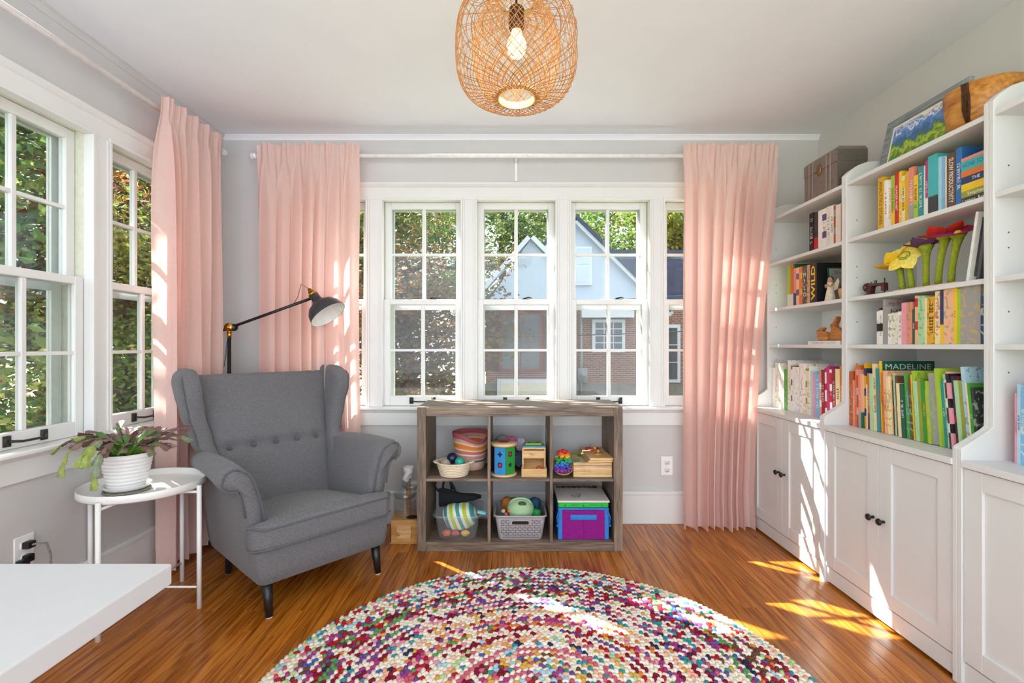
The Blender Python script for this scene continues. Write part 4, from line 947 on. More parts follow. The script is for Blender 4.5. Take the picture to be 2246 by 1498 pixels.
def row(spec, ystart, z, x0, rowname, group, base_lean=0.0, seed=1, gap=0.0006, yend=None):
    """spec rows: (thickness mm, height cm, depth cm, colour, colour2, mode, title, ink, lean, dx mm)"""
    rnd = random.Random(seed); y = ystart; kt = 1.0
    if yend is not None:
        fix = 0.0; tot = 0.0
        for a, b in zip(spec, spec[1:] + spec[-1:]):
            la = a[8] if len(a) > 8 else base_lean; lb_ = b[8] if len(b) > 8 else base_lean
            fix += gap + (min(a[1], b[1]) / 100 * math.tan(math.radians(lb_ - la)) + 0.0005 if lb_ > la else 0); tot += a[0] / 1000 / math.cos(math.radians(la))
        kt = (ystart - yend - fix) / tot
    for i, s_ in enumerate(spec):
        t, h, w, c1, c2, mode, title, ink = s_[:8]; lean = s_[8] if len(s_) > 8 else base_lean; dx = s_[9] if len(s_) > 9 else rnd.uniform(-3, 9)
        extra = s_[10] if len(s_) > 10 else {}
        t = t / 1000 * kt; L = math.radians(lean)
        size = 'thin' if t < 0.009 else ('thick' if t > 0.022 else 'slim' if t < 0.014 else 'medium')
        tall = 'tall ' if h > 27 else ('small ' if h < 18 else '')
        lb = '%s%s %s book, %s from the window end of %s' % (tall, size, c1, ordw(i), rowname)
        yy = y - t * 0; zz = z + 0.0003 + (t * math.sin(L) if L > 0 else 0)
        book(x0 + dx / 1000, y, zz, t, h / 100, w / 100, c1, c2, mode, lean, title, ink, lb, group, **extra)
        y -= (t / math.cos(L)) + gap
        # a leaning neighbour needs room at its top
        if i + 1 < len(spec):
            nl = spec[i + 1][8] if len(spec[i + 1]) > 8 else base_lean
            if nl > lean: y -= min(h, spec[i + 1][1]) / 100 * math.tan(math.radians(nl - lean)) * 1.0 + 0.0005
            elif nl < lean: y -= t * 0.0
    return y
Z1, Z2, Z3, Z4 = (z + 0.009 for z in SHZ)
# middle cabinet, second shelf from the top
U2 = 2.2725 - 0.001
row([(21, 23.5, 16, 'gold', 'black', 'plain', 'ANALYTICS STORIES', 'black', 0, 6), (12, 21.5, 15, 'white', 'red', 'plain', 'PREDICTABLY', 'red', 0, 8), (14, 21, 15, 'white', 'orange', 'plain', 'ATOMIC HABITS', 'orange', 0, 10),
     (13, 22, 15, 'lime', 'yellow', 'foot', 'Good Inside', 'black', 0, 6), (12, 22.8, 15, 'red', 'red', 'plain', 'HUNGER HABIT', 'white', 0, 6), (11, 22.5, 15, 'yellow', 'offwhite', 'art', None, 'black', 0, 8), (11, 20, 14, 'cream', 'yellow', 'bands', 'four thousand', 'black', 0, 6), (13, 21, 14, 'gold', 'brown', 'plain', None, 'white', 0, 6),
     (16, 22, 15, 'salmon', 'grey', 'foot', 'BABY CODE', 'white', 0, 4), (12, 18, 13, 'yellow', 'lime', 'foot', 'calm parent', 'black', 0, 4), (15, 20.8, 14, 'teal', 'sky blue', 'plain', 'How Children Thrive', 'white', 0, 6), (7, 20.5, 14, 'white', 'red', 'plain', None, 'red', 0, 8), (9, 22, 14, 'magenta', 'white', 'foot', 'LEAN IN', 'white', 0, 4),
     (26, 23, 15, 'turquoise', 'charcoal', 'foot', None, 'white', 0, 2), (9, 21.2, 14, 'light blue', 'grey', 'plain', None, 'white', 0, 6), (8, 21, 14, 'sky blue', 'white', 'plain', None, 'white', 0, 8), (7, 20.6, 14, 'offwhite', 'grey', 'plain', None, 'grey', 0, 8), (22, 20.5, 14, 'brown', 'black', 'plain', 'SLOW PRODUCTIVITY', 'white', 0, 4), (16, 21.5, 15, 'blue', 'teal', 'plain', 'Outliers', 'white', 0, 6)],
    2.131, Z3, 1.615, "the middle bookcase's upper row", 'books on the upper shelf, middle bookcase', yend=1.732)
def flat_book(x, y, z, lx, ly, h, c1, title, ink, label, rz=0.0, size=0.02):
    m = MB(); m.box(0, 0.0015, -ly / 2, ly / 2, 0, h); m.box(0.0015, lx, -ly / 2, ly / 2, 0, 0.002); m.box(0.0015, lx, -ly / 2, ly / 2, h - 0.002, h)
    o = m.build('book', cover_mat(c1, 'white', 'plain')); tag(o, label, 'book', 'books lying flat'); o.location = (x, y, z); o.rotation_euler = (0, 0, rz)
    MB().box(0.0016, lx - 0.003, -ly / 2 + 0.002, ly / 2 - 0.002, 0.002, h - 0.002).build('page_block', PAGES, o)
    if title: text('lettering', title, size, TXT[ink], o, (-0.0004, 0, h / 2), (PI / 2, 0, -PI / 2), fit=min(ly * 0.9, len(title) * size * 0.6))
    return o
zz = Z3 + 0.0003
for h_, c, t_, ink, nm in ((0.024, 'charcoal', 'Leaves, Roots', 'white', 'dark book lying flat at the bottom of the pile, upper shelf'), (0.022, 'olive', 'Stephan', 'white', 'olive book lying second from the bottom of the flat pile'), (0.026, 'yellow', None, 'black', 'yellow book lying third in the flat pile'), (0.024, 'navy', 'THE', 'white', 'navy blue book lying fourth in the flat pile'), (0.022, 'orange', None, 'white', 'orange book lying fifth in the flat pile'), (0.034, 'turquoise', 'HOW TO BE', 'blue', 'turquoise book lying near the top of the flat pile'), (0.012, 'salmon', None, 'white', 'thin salmon book topping the flat pile')):
    flat_book(1.615, 1.674, zz, 0.15, 0.110, h_, c, t_, ink, nm, size=h_ * 0.7); zz += h_ + 0.0005
# middle cabinet, picture-board row above the big picture books
E = {}
row([(9, 14.5, 12, 'white', 'black', 'bands', 'look look', 'black', 0, 4), (11, 15.8, 12, 'white', 'black', 'bands', 'HELLO WORLD', 'black', 0, 4),
     (10, 19.5, 18, 'grey', 'white', 'plain', None, 'black', 0, 6, dict(cover_title='my first bilingual', cover_tc='red', cover_size=0.024)), (10, 16.2, 16, 'grey', 'offwhite', 'plain', None, 'black', 0, 4, dict(cover_title='HELLO', cover_tc='brown', cover_size=0.034)),
     (12, 13, 13, 'white', 'green', 'art', 'baby book', 'grey', 0, 4), (22, 13.4, 13, 'offwhite', 'green', 'art', None, 'grey', 0, 4), (13, 13.6, 13, 'white', 'grey', 'plain', 'very hungry', 'grey', 0, 4), (16, 17, 15, 'pink', 'peach', 'plain', None, 'white', 0, 2), (18, 17, 14, 'salmon', 'green', 'art', None, 'white', 0, 2),
     (8, 14, 12, 'dark green', 'white', 'plain', 'PEAR', 'white', 0, 2), (9, 19.3, 15, 'peach', 'red', 'bands', None, 'white', 0, 2), (18, 19, 15, 'mint', 'green', 'art', None, 'white', 0, 2), (7, 18, 14, 'cream', 'gold', 'plain', None, 'black', 0, 4), (24, 18.2, 14, 'gold', 'brown', 'art', 'Sunrise', 'brown', 0, 4),
     (12, 20, 15, 'cream', 'red', 'art', 'Farm Friends', 'red', 0, 2), (11, 19.8, 15, 'navy', 'yellow', 'foot', None, 'white', 0, 4), (26, 20.5, 15, 'peach', 'teal', 'art', None, 'white', 0, 2), (8, 20.8, 16, 'yellow', 'lime', 'plain', 'duck', 'black', 0, 2), (9, 20, 15, 'lime', 'green', 'plain', None, 'white', 0, 4), (48, 20.4, 15, 'grey', 'gold', 'art', None, 'white', 0, 2), (6, 17, 14, 'navy', 'white', 'art', None, 'white', 0, 2), (11, 18.5, 14, 'bright green', 'green', 'plain', 'Goodnight', 'white', 0, 2)],
    2.115, Z1, 1.60, "the middle bookcase's board-book row", 'board books, middle bookcase', yend=1.617)
# middle cabinet, big picture-book row on the worktop
random.seed(3)
L1 = 1.2; L2 = 4.0; L3 = 6.0
big = [(18, 25.5, 21, 'rust', 'gold', 'art', None, 'white', 0.5), (8, 21.5, 20, 'salmon', 'orange', 'plain', 'little one', 'white', 0.5), (9, 28.5, 22, 'orange', 'gold', 'art', 'CATERPILLAR', 'white', 0.5), (9, 26.5, 22, 'rust', 'pink', 'bands', None, 'white', 0.5), (8, 26, 20, 'salmon', 'grey', 'foot', 'bunny', 'white', 0.8), (9, 24.5, 20, 'peach', 'dark green', 'foot', None, 'white', 0.8), (10, 29.5, 22, 'gold', 'navy', 'bands', None, 'white', 0.8), (5, 20, 20, 'white', 'grey', 'plain', None, 'grey', 0.8),
       (14, 25.2, 22, 'orange', 'crimson', 'foot', 'sunset', 'white', 1.2), (11, 25, 21, 'mint', 'lime', 'plain', None, 'white', 1.6), (16, 29.5, 23, 'cream', 'gold', 'plain', 'THE GIVING BOOK', 'brown', 2.0), (13, 27.5, 24, 'teal', 'rust', 'art', None, 'white', 2.2), (9, 30.8, 23, 'yellow', 'yellow', 'plain', 'mdln book title', 'black', 2.6, 4, dict(cover_title='MADELINE', cover_tc='pale', cover_size=0.034, front='dark green')),
       (9, 26, 22, 'orange', 'yellow', 'plain', 'my turn', 'black', 2.8), (10, 26.8, 24, 'peach', 'orange', 'art', 'Where Are You', 'red', 3.0), (9, 24.5, 22, 'cream', 'olive', 'art', 'stories', 'brown', 3.2), (6, 24, 20, 'peach', 'red', 'plain', None, 'white', 3.2), (5, 23, 20, 'charcoal', 'white', 'plain', 'night', 'white', 3.2), (7, 26, 22, 'mint', 'orange', 'art', None, 'white', 3.4), (10, 25, 22, 'brown', 'orange', 'art', None, 'white', 3.4),
       (11, 22, 20, 'cream', 'lime', 'plain', None, 'brown', 3.6), (15, 21.8, 20, 'dark green', 'white', 'plain', 'Woodland', 'white', 3.6), (12, 26, 22, 'green', 'sky blue', 'art', None, 'white', 3.8), (8, 24.5, 22, 'brown', 'mint', 'art', None, 'white', 3.8), (5, 26, 22, 'yellow', 'green', 'plain', None, 'black', 4.0), (10, 27.5, 23, 'lime', 'green', 'art', 'BIG PINE', 'green', 4.0), (9, 23.5, 22, 'mint', 'pink', 'plain', 'the garden', 'white', 4.2), (11, 24.5, 22, 'olive', 'tan', 'plain', None, 'white', 4.2), (14, 24, 22, 'bright green', 'green', 'plain', 'GRUMPY', 'yellow', 4.4),
       (5, 20.5, 20, 'gold', 'yellow', 'plain', None, 'white', 4.4), (9, 24, 22, 'lime', 'grey', 'art', None, 'white', 4.6), (24, 26.8, 24, 'grey', 'lime', 'art', None, 'white', 4.8), (8, 29, 24, 'lime', 'green', 'plain', None, 'white', 5.0), (9, 24.5, 22, 'teal', 'blue', 'plain', 'river', 'white', 5.0), (7, 27, 22, 'mint', 'brown', 'art', None, 'white', 5.2), (7, 25, 22, 'charcoal', 'white', 'bands', None, 'white', 5.2), (9, 28, 23, 'pink', 'black', 'bands', None, 'black', 5.4), (9, 26.5, 22, 'charcoal', 'red', 'art', None, 'white', 5.4),
       (10, 25, 22, 'mint', 'lime', 'plain', None, 'white', 5.6), (10, 25, 22, 'olive', 'lime', 'plain', None, 'white', 5.6), (12, 30, 24, 'light blue', 'brown', 'art', None, 'white', 5.8), (5, 24.5, 22, 'cream', 'lime', 'plain', None, 'black', 5.8), (7, 24.5, 22, 'green', 'lime', 'plain', 'leaf', 'white', 6.0), (8, 23, 22, 'charcoal', 'mint', 'art', None, 'white', 6.0)]
yend = row(big, 2.268, WT, 1.592, "the middle bookcase's lowest row", 'picture books, middle bookcase', seed=4, yend=1.640)
# window-end cabinet, lowest row on the worktop
row([(24, 24, 19, 'white', 'grey', 'plain', None, 'grey', 0, 6), (40, 27, 20, 'offwhite', 'rust', 'art', None, 'white', 0, 0), (14, 23.5, 19, 'white', 'grey', 'plain', None, 'grey', 0, 4), (20, 23.5, 19, 'green', 'lime', 'art', None, 'white', 0, 0), (10, 29, 22, 'white', 'tan', 'art', None, 'white', 0, 2), (9, 27, 21, 'offwhite', 'grey', 'plain', 'the snow', 'grey', 0, 2), (9, 26, 20, 'white', 'brown', 'bands', None, 'brown', 0, 2), (34, 25.5, 20, 'white', 'sky blue', 'art', None, 'white', 0, 0), (8, 27.5, 21, 'offwhite', 'lime', 'plain', None, 'white', 0.3, 2),
     (26, 27.5, 21, 'white', 'rust', 'art', None, 'white', 0.3, 0), (9, 25, 20, 'offwhite', 'olive', 'bands', None, 'white', 0.6, 2), (8, 23.5, 19, 'cream', 'green', 'art', None, 'white', 0.6, 2), (9, 26.5, 20, 'white', 'gold', 'art', None, 'white', 0.6, 2), (10, 24, 20, 'light blue', 'navy', 'plain', None, 'white', 1.0, 0), (12, 22.5, 19, 'pink', 'salmon', 'plain', None, 'white', 1.0, 0), (20, 22.5, 19, 'sky blue', 'blue', 'plain', 'Oh the places', 'white', 1.0, 0), (9, 24, 20, 'salmon', 'white', 'bands', 'strawberry', 'white', 1.2, 0), (14, 25, 20, 'crimson', 'white', 'plain', 'ROSE TREE', 'white', 1.2, 0), (10, 26, 20, 'white', 'red', 'bands', None, 'red', 1.2, 2), (13, 27, 21, 'magenta', 'crimson', 'plain', None, 'white', 1.2, 0), (10, 25.5, 20, 'red', 'white', 'bands', 'JAM', 'white', 1.2, 0), (15, 26, 20, 'crimson', 'red', 'plain', 'little red', 'white', 1.2, 0), (18, 26, 20, 'cream', 'gold', 'plain', 'LION', 'black', 1.2, 0), (13, 27.5, 21, 'orange', 'red', 'plain', 'apple pie', 'white', 1.2, 0)],
    2.962, WT, 1.598, "the window bookcase's lowest row", 'picture books, window bookcase', seed=6, yend=2.318)
# window-end cabinet, upper shelf
row([(18, 21.5, 14, 'black', 'charcoal', 'plain', 'BLACK SWAN', 'white', 0, 6), (18, 21, 14, 'charcoal', 'red', 'foot', None, 'white', 0, 8), (16, 21, 14, 'white', 'grey', 'plain', None, 'grey', 0, 8), (17, 21, 14, 'white', 'purple', 'bands', 'quiet', 'purple', 0, 8), (14, 21.2, 14, 'offwhite', 'grey', 'plain', 'economy', 'grey', 0, 8), (13, 21, 14, 'white', 'blue', 'plain', 'MINDSET', 'blue', 0, 8), (9, 20.2, 14, 'rust', 'grey', 'bands', None, 'white', 0, 8), (19, 20, 14, 'offwhite', 'rust', 'plain', None, 'brown', 0, 6), (15, 19.4, 13, 'red', 'salmon', 'plain', 'PLAYFUL', 'white', 0, 6), (17, 20.2, 13, 'cream', 'black', 'foot', None, 'white', 0, 4)],
    2.63, Z3, 1.62, "the window bookcase's upper row", 'books on the upper shelf, window bookcase', yend=2.312)
# window-end cabinet, third shelf
row([(16, 24, 17, 'lime', 'offwhite', 'foot', None, 'white', 0, 8), (18, 24.3, 20, 'orange', 'offwhite', 'foot', None, 'white', 0, 10), (10, 24.3, 23, 'dark green', 'charcoal', 'plain', None, 'white', 0, 10), (15, 21.5, 16, 'salmon', 'navy', 'foot', None, 'white', 0, 2), (17, 21.5, 16, 'peach', 'purple', 'bands', None, 'white', 0, 2), (18, 21.5, 16, 'orange', 'gold', 'bands', None, 'white', 0, 2), (26, 21.5, 16, 'charcoal', 'tan', 'art', 'MILO', 'white', 0, 2), (17, 21.3, 16, 'tan', 'brown', 'art', None, 'white', 0, 2), (36, 21.3, 16, 'black', 'charcoal', 'plain', 'WILD', 'yellow', 0, 0)],
    2.835, Z2, 1.615, "the window bookcase's third shelf", 'books on the third shelf, window bookcase', yend=2.548)
# nearest cabinet: a few blue-spined books at the picture edge
row([(9, 22.5, 19, 'pink', 'white', 'plain', 'story time', 'red', 0, 4), (10, 25.5, 21, 'light blue', 'white', 'plain', 'To the Sea', 'blue', 0, 2), (13, 25.5, 21, 'sky blue', 'white', 'art', 'WE ARE WATER', 'white', 0, 2), (20, 25.5, 21, 'teal', 'gold', 'art', None, 'white', 0, 0), (14, 26, 21, 'blue', 'navy', 'plain', None, 'white', 0, 0), (16, 24, 20, 'turquoise', 'blue', 'plain', None, 'white', 0, 0)],
    1.535, WT, 1.60, "the nearest bookcase's lowest row", 'picture books, nearest bookcase')
# ---------------------------------------------------------------- things on the bookcases
ZT = SHZ[3] + 0.009
# brown lidded box
g = tag(empty('storage_box', (1.59, 2.485, ZT)), 'brown-grey leather-look box with a brass clasp on the window bookcase', 'box')
BOXF = fabric('taupe_leather', '#6a5b55', '#84746c', 300.0, 0.7, 0.3); BOXD = mat('#5b554a', 0.8, vary=0.15, scale=120.0, key='boxside')
def boxsec(x0, x1, z0, z1, ch): return [(x0, z0), (x1, z0), (x1, z1 - ch), (x1 - ch, z1), (x0 + ch, z1), (x0, z1 - ch)]
m = MB(); m.prism(boxsec(0, 0.15, 0, 0.128, 0.0005), 'y', -0.13, 0.13); m.build('body', BOXF, g, bevel=0.002)
m = MB(); m.prism(boxsec(-0.002, 0.152, 0.130, 0.205, 0.014), 'y', -0.132, 0.132); m.build('lid', BOXF, g, bevel=0.002)
m = MB(); m.box(0.004, 0.146, -0.1335, -0.1315, 0.004, 0.124); m.box(0.004, 0.148, -0.1345, -0.1325, 0.134, 0.188); m.build('side_cover', BOXD, g)
for y in (0.055, 0.085, -0.055, -0.085): MB().box(-0.0035, -0.0018, y - 0.003, y + 0.003, 0.004, 0.19).build('strap', mat('#9a8b82', 0.7, key='strap'), g)
m = S(); m.prism([(0.018 * math.cos(a) * (1 if math.sin(a) > 0 else 0.9), 0.13 + 0.03 * math.sin(a)) for a in [2 * PI * k / 20 for k in range(20)]], 'x', -0.006, -0.0022); m.cyl((-0.009, 0, 0.138), (-0.006, 0, 0.138), 0.006); m.box(-0.0085, -0.006, -0.003, 0.003, 0.108, 0.136)
m.build('clasp', mat('#8a6a45', 0.4, metal=0.7, key='oldbrass'), g)
# framed landscape
def picture_mat():
    m, nt, b = newmat('landscape_print'); tc = nt.n('ShaderNodeTexCoord'); sp = nt.n('ShaderNodeSeparateXYZ'); nt.l(tc.outputs['Object'], sp.inputs[0])
    nz = nt.n('ShaderNodeTexNoise', i_Scale=26.0, i_Detail=3.0); nt.l(tc.outputs['Object'], nz.inputs['Vector'])
    ad = nt.n('ShaderNodeMath', operation='MULTIPLY_ADD'); ad.inputs[1].default_value = 0.16; nt.l(nz.outputs['Fac'], ad.inputs[0]); nt.l(sp.outputs[2], ad.inputs[2])
    n2 = nt.n('ShaderNodeTexNoise', i_Scale=70.0); nt.l(tc.outputs['Object'], n2.inputs['Vector'])
    a2 = nt.n('ShaderNodeMath', operation='MULTIPLY_ADD'); a2.inputs[1].default_value = 0.05; nt.l(n2.outputs['Fac'], a2.inputs[0]); nt.l(ad.outputs[0], a2.inputs[2])
    mr = nt.n('ShaderNodeMapRange'); mr.inputs['From Min'].default_value = 0.1; mr.inputs['From Max'].default_value = 0.42; nt.l(a2.outputs[0], mr.inputs['Value'])
    c = ramp(nt, mr.outputs[0], [(0.0, '#3f6a2c'), (0.26, '#5f8a34'), (0.33, '#b9c843'), (0.40, '#4f8038'), (0.46, '#3c63a6'), (0.58, '#6a92cc'), (0.63, '#e8ecf2'), (0.66, '#4a74b4'), (0.72, '#ece0cf'), (0.86, '#d8cfe0'), (1.0, '#efe3c4')])
    nt.l(c, b.inputs['Base Color']); b.inputs['Roughness'].default_value = 0.6; return m
g = tag(empty('picture_frame', (1.70, 2.045, ZT + 0.0005)), 'grey wooden frame with a bright mountain landscape leaning on the bookcase', 'picture')
TL = Matrix.Rotation(math.radians(12), 4, 'Y'); FW, FH, FB = 0.405, 0.268, 0.034
FRW = wood('grey_frame_wood', [(0.2, '#6f7678'), (0.5, '#8e9698'), (0.8, '#a9b0b1')], 1, 22.0, 0.6, 9.0, 0.06, 160.0)
for a, b, c, d in ((-FW / 2, -FW / 2 + FB, 0, FH), (FW / 2 - FB, FW / 2, 0, FH), (-FW / 2 + FB, FW / 2 - FB, 0, FB), (-FW / 2 + FB, FW / 2 - FB, FH - FB, FH)):
    MB().box(0, 0.02, a, b, c, d, TL).build('frame_bar', FRW, g, bevel=0.002, seg=1)
MB().box(0.009, 0.011, -FW / 2 + FB, FW / 2 - FB, FB, FH - FB, TL).build('mat_board', mat('#e9e2d6', 0.8, key='matboard'), g)
MB().box(0.0075, 0.0088, -FW / 2 + FB + 0.012, FW / 2 - FB - 0.012, FB + 0.01, FH - FB - 0.012, TL).build('landscape_print', picture_mat(), g)
MB().prism([(0.024, 0.0), (0.10, 0.0), (0.095, 0.0), (0.055, 0.17), (0.047, 0.17)][0:0] + [(0.09, 0.0), (0.10, 0.0), (0.056, 0.17), (0.05, 0.165)], 'y', -0.02, 0.02).build('easel_back', FRW, g)
# carved wooden bowl
BOWLW = wood('cherry_wood', [(0.2, '#8a4f16'), (0.45, '#b06f24'), (0.6, '#bd7d2e'), (0.85, '#cf9444')], 1, 14.0, 0.4, 14.0, 0.2, 90.0)
g = tag(empty('wooden_bowl', (1.735, 1.765, ZT)), 'turned orange-brown wooden bowl with a dark bark inclusion, atop the middle bookcase', 'bowl')
S().lathe([(0.0001, 0.0), (0.07, 0.0), (0.09, 0.008), (0.106, 0.05), (0.114, 0.11), (0.117, 0.165), (0.112, 0.168), (0.108, 0.16), (0.10, 0.06), (0.08, 0.02), (0.0001, 0.014)], 48).build('bowl_wall', BOWLW, g)
m = S()
for k, (a, w) in enumerate(((-2.86, 0.010), (-2.80, 0.014), (-2.73, 0.008))):
    m.tube([((r_ + 0.0005) * math.cos(a + 0.02 * math.sin(z * 60 + k)), (r_ + 0.0005) * math.sin(a + 0.02 * math.sin(z * 60 + k)), z) for r_, z in ((0.1, 0.03), (0.106, 0.05), (0.110, 0.08), (0.114, 0.11), (0.1155, 0.14), (0.117, 0.165))], [0.002, 0.004, 0.005, 0.005, 0.006, 0.005], 6)
m.build('bark_inclusion', mat('#4a2a12', 0.9, vary=0.4, scale=80.0, bump=0.6, key='barkinc'), g)
# toy sewing machine
g = tag(empty('toy_sewing_machine', (1.64, 2.16, Z2)), 'small dark red toy sewing machine on the third shelf', 'ornament')
SEW = mat('#4e1f1e', 0.4, key='sewred'); SEWM = mat('#6a5a4a', 0.4, metal=0.8, key='sewmetal')
MB().box(-0.02, 0.02, -0.055, 0.055, 0, 0.008).build('base', SEW, g, bevel=0.002)
m = S(); m.prism([(0.052, 0.008), (0.052, 0.05), (0.046, 0.056), (-0.046, 0.052), (-0.05, 0.046), (-0.05, 0.016), (-0.036, 0.016), (-0.036, 0.036), (-0.03, 0.04), (0.016, 0.042), (0.024, 0.036), (0.028, 0.008)], 'x', -0.012, 0.012); m.build('machine_arm', SEW, g, bevel=0.002)
m = S(); m.cyl((0, 0.053, 0.042), (0, 0.063, 0.042), 0.02, n=20); m.build('hand_wheel', SEW, g)
m = S(); m.cyl((0, -0.043, 0.008), (0, -0.043, 0.072), 0.0025, n=8); m.cyl((0, 0.01, 0.05), (0, 0.01, 0.068), 0.006, n=10); m.cyl((0, 0.035, 0.05), (0, 0.035, 0.064), 0.003, n=8); m.build('needle_bar', SEWM, g)
# felt flowers on a wooden strip
g = tag(empty('flower_stand', (1.665, 1.93, Z2)), 'pale wooden strip holding the felt flowers', 'stand')
MB().box(-0.02, 0.03, -0.155, 0.145, 0, 0.012).build('strip', mat('#e3bfa4', 0.6, key='palestrip'), g, bevel=0.002)
FELTG = mat('#8f9a26', 0.95, vary=0.2, scale=90.0, bump=0.5, key='feltgreen')
def felt_flower(y, h, lean, cols, label, droop, face, size, xoff=0.0, npet=5):
    g = tag(empty('felt_flower', (1.67 + xoff, y, Z2 + 0.0122)), label, 'felt flower', 'felt flowers on the shelf')
    pts = [(0, lean * (t ** 1.6), h * t) for t in (0, 0.2, 0.4, 0.6, 0.8, 1.0)]
    S().tube(pts, [0.0115, 0.011, 0.0105, 0.011, 0.013, 0.019], 12).build('stem', FELTG, g)
    e = Vector(pts[-1]); f = Vector(face).normalized(); q = f.to_track_quat('Z', 'Y').to_matrix().to_4x4(); M = Matrix.Translation(e) @ q
    S().lathe([(0.0001, -0.012), (0.018, -0.008), (0.026, 0.004), (0.022, 0.012), (0.0001, 0.008)], 16, M).build('calyx', FELTG, g)
    for k in range(npet):
        a = 2 * PI * k / npet + 0.3; Mp = M @ Matrix.Rotation(a, 4, 'Z'); c = cols[k % len(cols)]
        def pet(u, v, up):
            r = size * u; w = size * 0.42 * math.sin(PI * min(1, 0.12 + u * 0.88)) ** 0.8 * (2 * v - 1)
            return (r, w, 0.006 + droop * size * (u ** 1.5) + (0.005 if up else 0) * (1 - (2 * v - 1) ** 2) + 0.004 * (abs(2 * v - 1)))
        m = S(); m.grid(lambda u, v: pet(u, v, True), 8, 6, Mp); m.grid(lambda u, v: pet(u, 1 - v, False), 8, 6, Mp); m.build('petal', mat(c, 0.95, vary=0.15, scale=90.0, bump=0.4, key='felt' + c), g)
    S().ball((0, 0, 0.012), 0.012, 10, 8, (1, 1, 0.8), M).build('flower_centre', mat('#e0c055', 0.95, key='feltcentre'), g)
felt_flower(2.045, 0.105, 0.02, ['#e0b822', '#d9a51e', '#e6c63a'], 'yellow felt flower with raised orange-tipped petals, first on the strip', 0.5, (-0.2, 0.5, 0.8), 0.075, -0.01)
felt_flower(1.995, 0.135, 0.03, ['#ecd768', '#e8cf56'], 'pale yellow felt flower facing the room', -0.1, (-0.8, -0.3, 0.45), 0.078, -0.012)
felt_flower(1.94, 0.155, 0.0, ['#5d3a5e', '#6b4070', '#523257'], 'dark purple felt flower in the middle of the strip', 0.35, (0, 0.15, 1), 0.072)
felt_flower(1.885, 0.178, -0.03, ['#c2271f', '#d1301f', '#7a3a86'], 'red felt flower between the purple and magenta ones', 0.3, (0, 0.2, 1), 0.08)
felt_flower(1.825, 0.172, -0.03, ['#b8246a', '#c22a5a', '#9a2a86'], 'magenta felt flower at the near end of the strip', 0.15, (-0.3, -0.15, 1), 0.085, -0.004)
# frames leaning in the near corner of that shelf
def lean_frame(x, y, h, d, t, c, label, ang):
    g = tag(empty('leaning_frame', (x, y, Z2 + 0.0005)), label, 'frame', 'frames leaning on the cabinet side')
    M = Matrix.Rotation(math.radians(ang), 4, 'X')
    for a, b, e, f in ((0, 0.018, 0, h), (d - 0.018, d, 0, h), (0.018, d - 0.018, 0, 0.018), (0.018, d - 0.018, h - 0.018, h)):
        MB().box(a, b, 0, t, e, f, M).build('frame_bar', mat(c, 0.5, key='lf' + c), g, bevel=0.001, seg=1)
    MB().box(0.018, d - 0.018, t * 0.3, t * 0.7, 0.018, h - 0.018, M).build('backing', mat('#6e6c6a', 0.8, key='lfback'), g)
lean_frame(1.61, 1.698, 0.24, 0.2, 0.010, '#e9e7e4', 'white frame leaning at the end of the third shelf', 9.0)
lean_frame(1.63, 1.680, 0.225, 0.2, 0.011, '#5b5b60', 'dark grey frame leaning behind the white frame', 8.0)
lean_frame(1.64, 1.660, 0.21, 0.2, 0.010, '#77767c', 'grey frame leaning against the cabinet side', 7.0)
lean_frame(1.68, 1.725, 0.105, 0.09, 0.012, '#b58a4a', 'small gold frame beside the leaning white frame', 3.0)
# window bookcase: rabbits, angel, bowl, cards
def slab(name, pts, t, mtl, parent, loc, bev=0.003): return MB().prism(pts, 'x', -t / 2, t / 2).build(name, mtl, parent, bevel=bev, loc=loc)
g = tag(empty('book', (1.60, 2.475, Z1)), 'white book lying flat under the wooden rabbits', 'book')
m = MB(); m.box(0, 0.0015, -0.13, 0.125, 0, 0.018); m.box(0.0015, 0.15, -0.13, 0.125, 0, 0.002); m.box(0.0015, 0.15, -0.13, 0.125, 0.016, 0.018); m.build('cover', cover_mat('white', 'grey', 'plain'), g)
MB().box(0.0016, 0.148, -0.128, 0.123, 0.002, 0.016).build('page_block', PAGES, g)
print_marks('spine_print', 0.2, 0.009, TXT['grey'], g, Matrix.Translation((-0.0004, 0, 0.009)) @ Matrix.Rotation(-PI / 2, 4, 'Z') @ Matrix.Rotation(PI / 2, 4, 'X'), 4)
RAB = wood('rabbit_wood', [(0.2, '#a5642a'), (0.5, '#c28344'), (0.8, '#d59d5e')], 1, 22.0, 0.5, 9.0, 0.12, 120.0)
big_r = [(-0.048, 0.002), (0.04, 0.002), (0.046, 0.02), (0.040, 0.042), (0.034, 0.058), (0.04, 0.074), (0.036, 0.088), (0.02, 0.094), (0.006, 0.108), (-0.006, 0.128), (-0.014, 0.118), (-0.008, 0.1), (0.004, 0.084), (0.0, 0.07), (-0.018, 0.068), (-0.04, 0.058), (-0.052, 0.038), (-0.055, 0.018)]
small_r = [(-0.03, 0.002), (0.034, 0.002), (0.05, 0.016), (0.046, 0.034), (0.058, 0.046), (0.054, 0.056), (0.036, 0.058), (0.026, 0.066), (0.0, 0.07), (0.004, 0.06), (0.016, 0.05), (0.0, 0.048), (-0.022, 0.044), (-0.036, 0.03), (-0.038, 0.012)]
def rabbit(poly, y, sc_, label):
    g = tag(empty('wooden_rabbit', (1.66, y, Z1 + 0.0185)), label, 'rabbit figure', 'wooden rabbits')
    slab('body', [(a * sc_, b * sc_) for a, b in poly], 0.028, RAB, g, (0, 0, 0), 0.006)
    S().ball((-0.0145, poly[6][0] * sc_ * 0.75, poly[6][1] * sc_ * 0.94), 0.0028, 8, 6).build('eye', BLACK, g)
rabbit(big_r, 2.455, 1.0, 'larger wooden rabbit with upright ears standing on the white book')
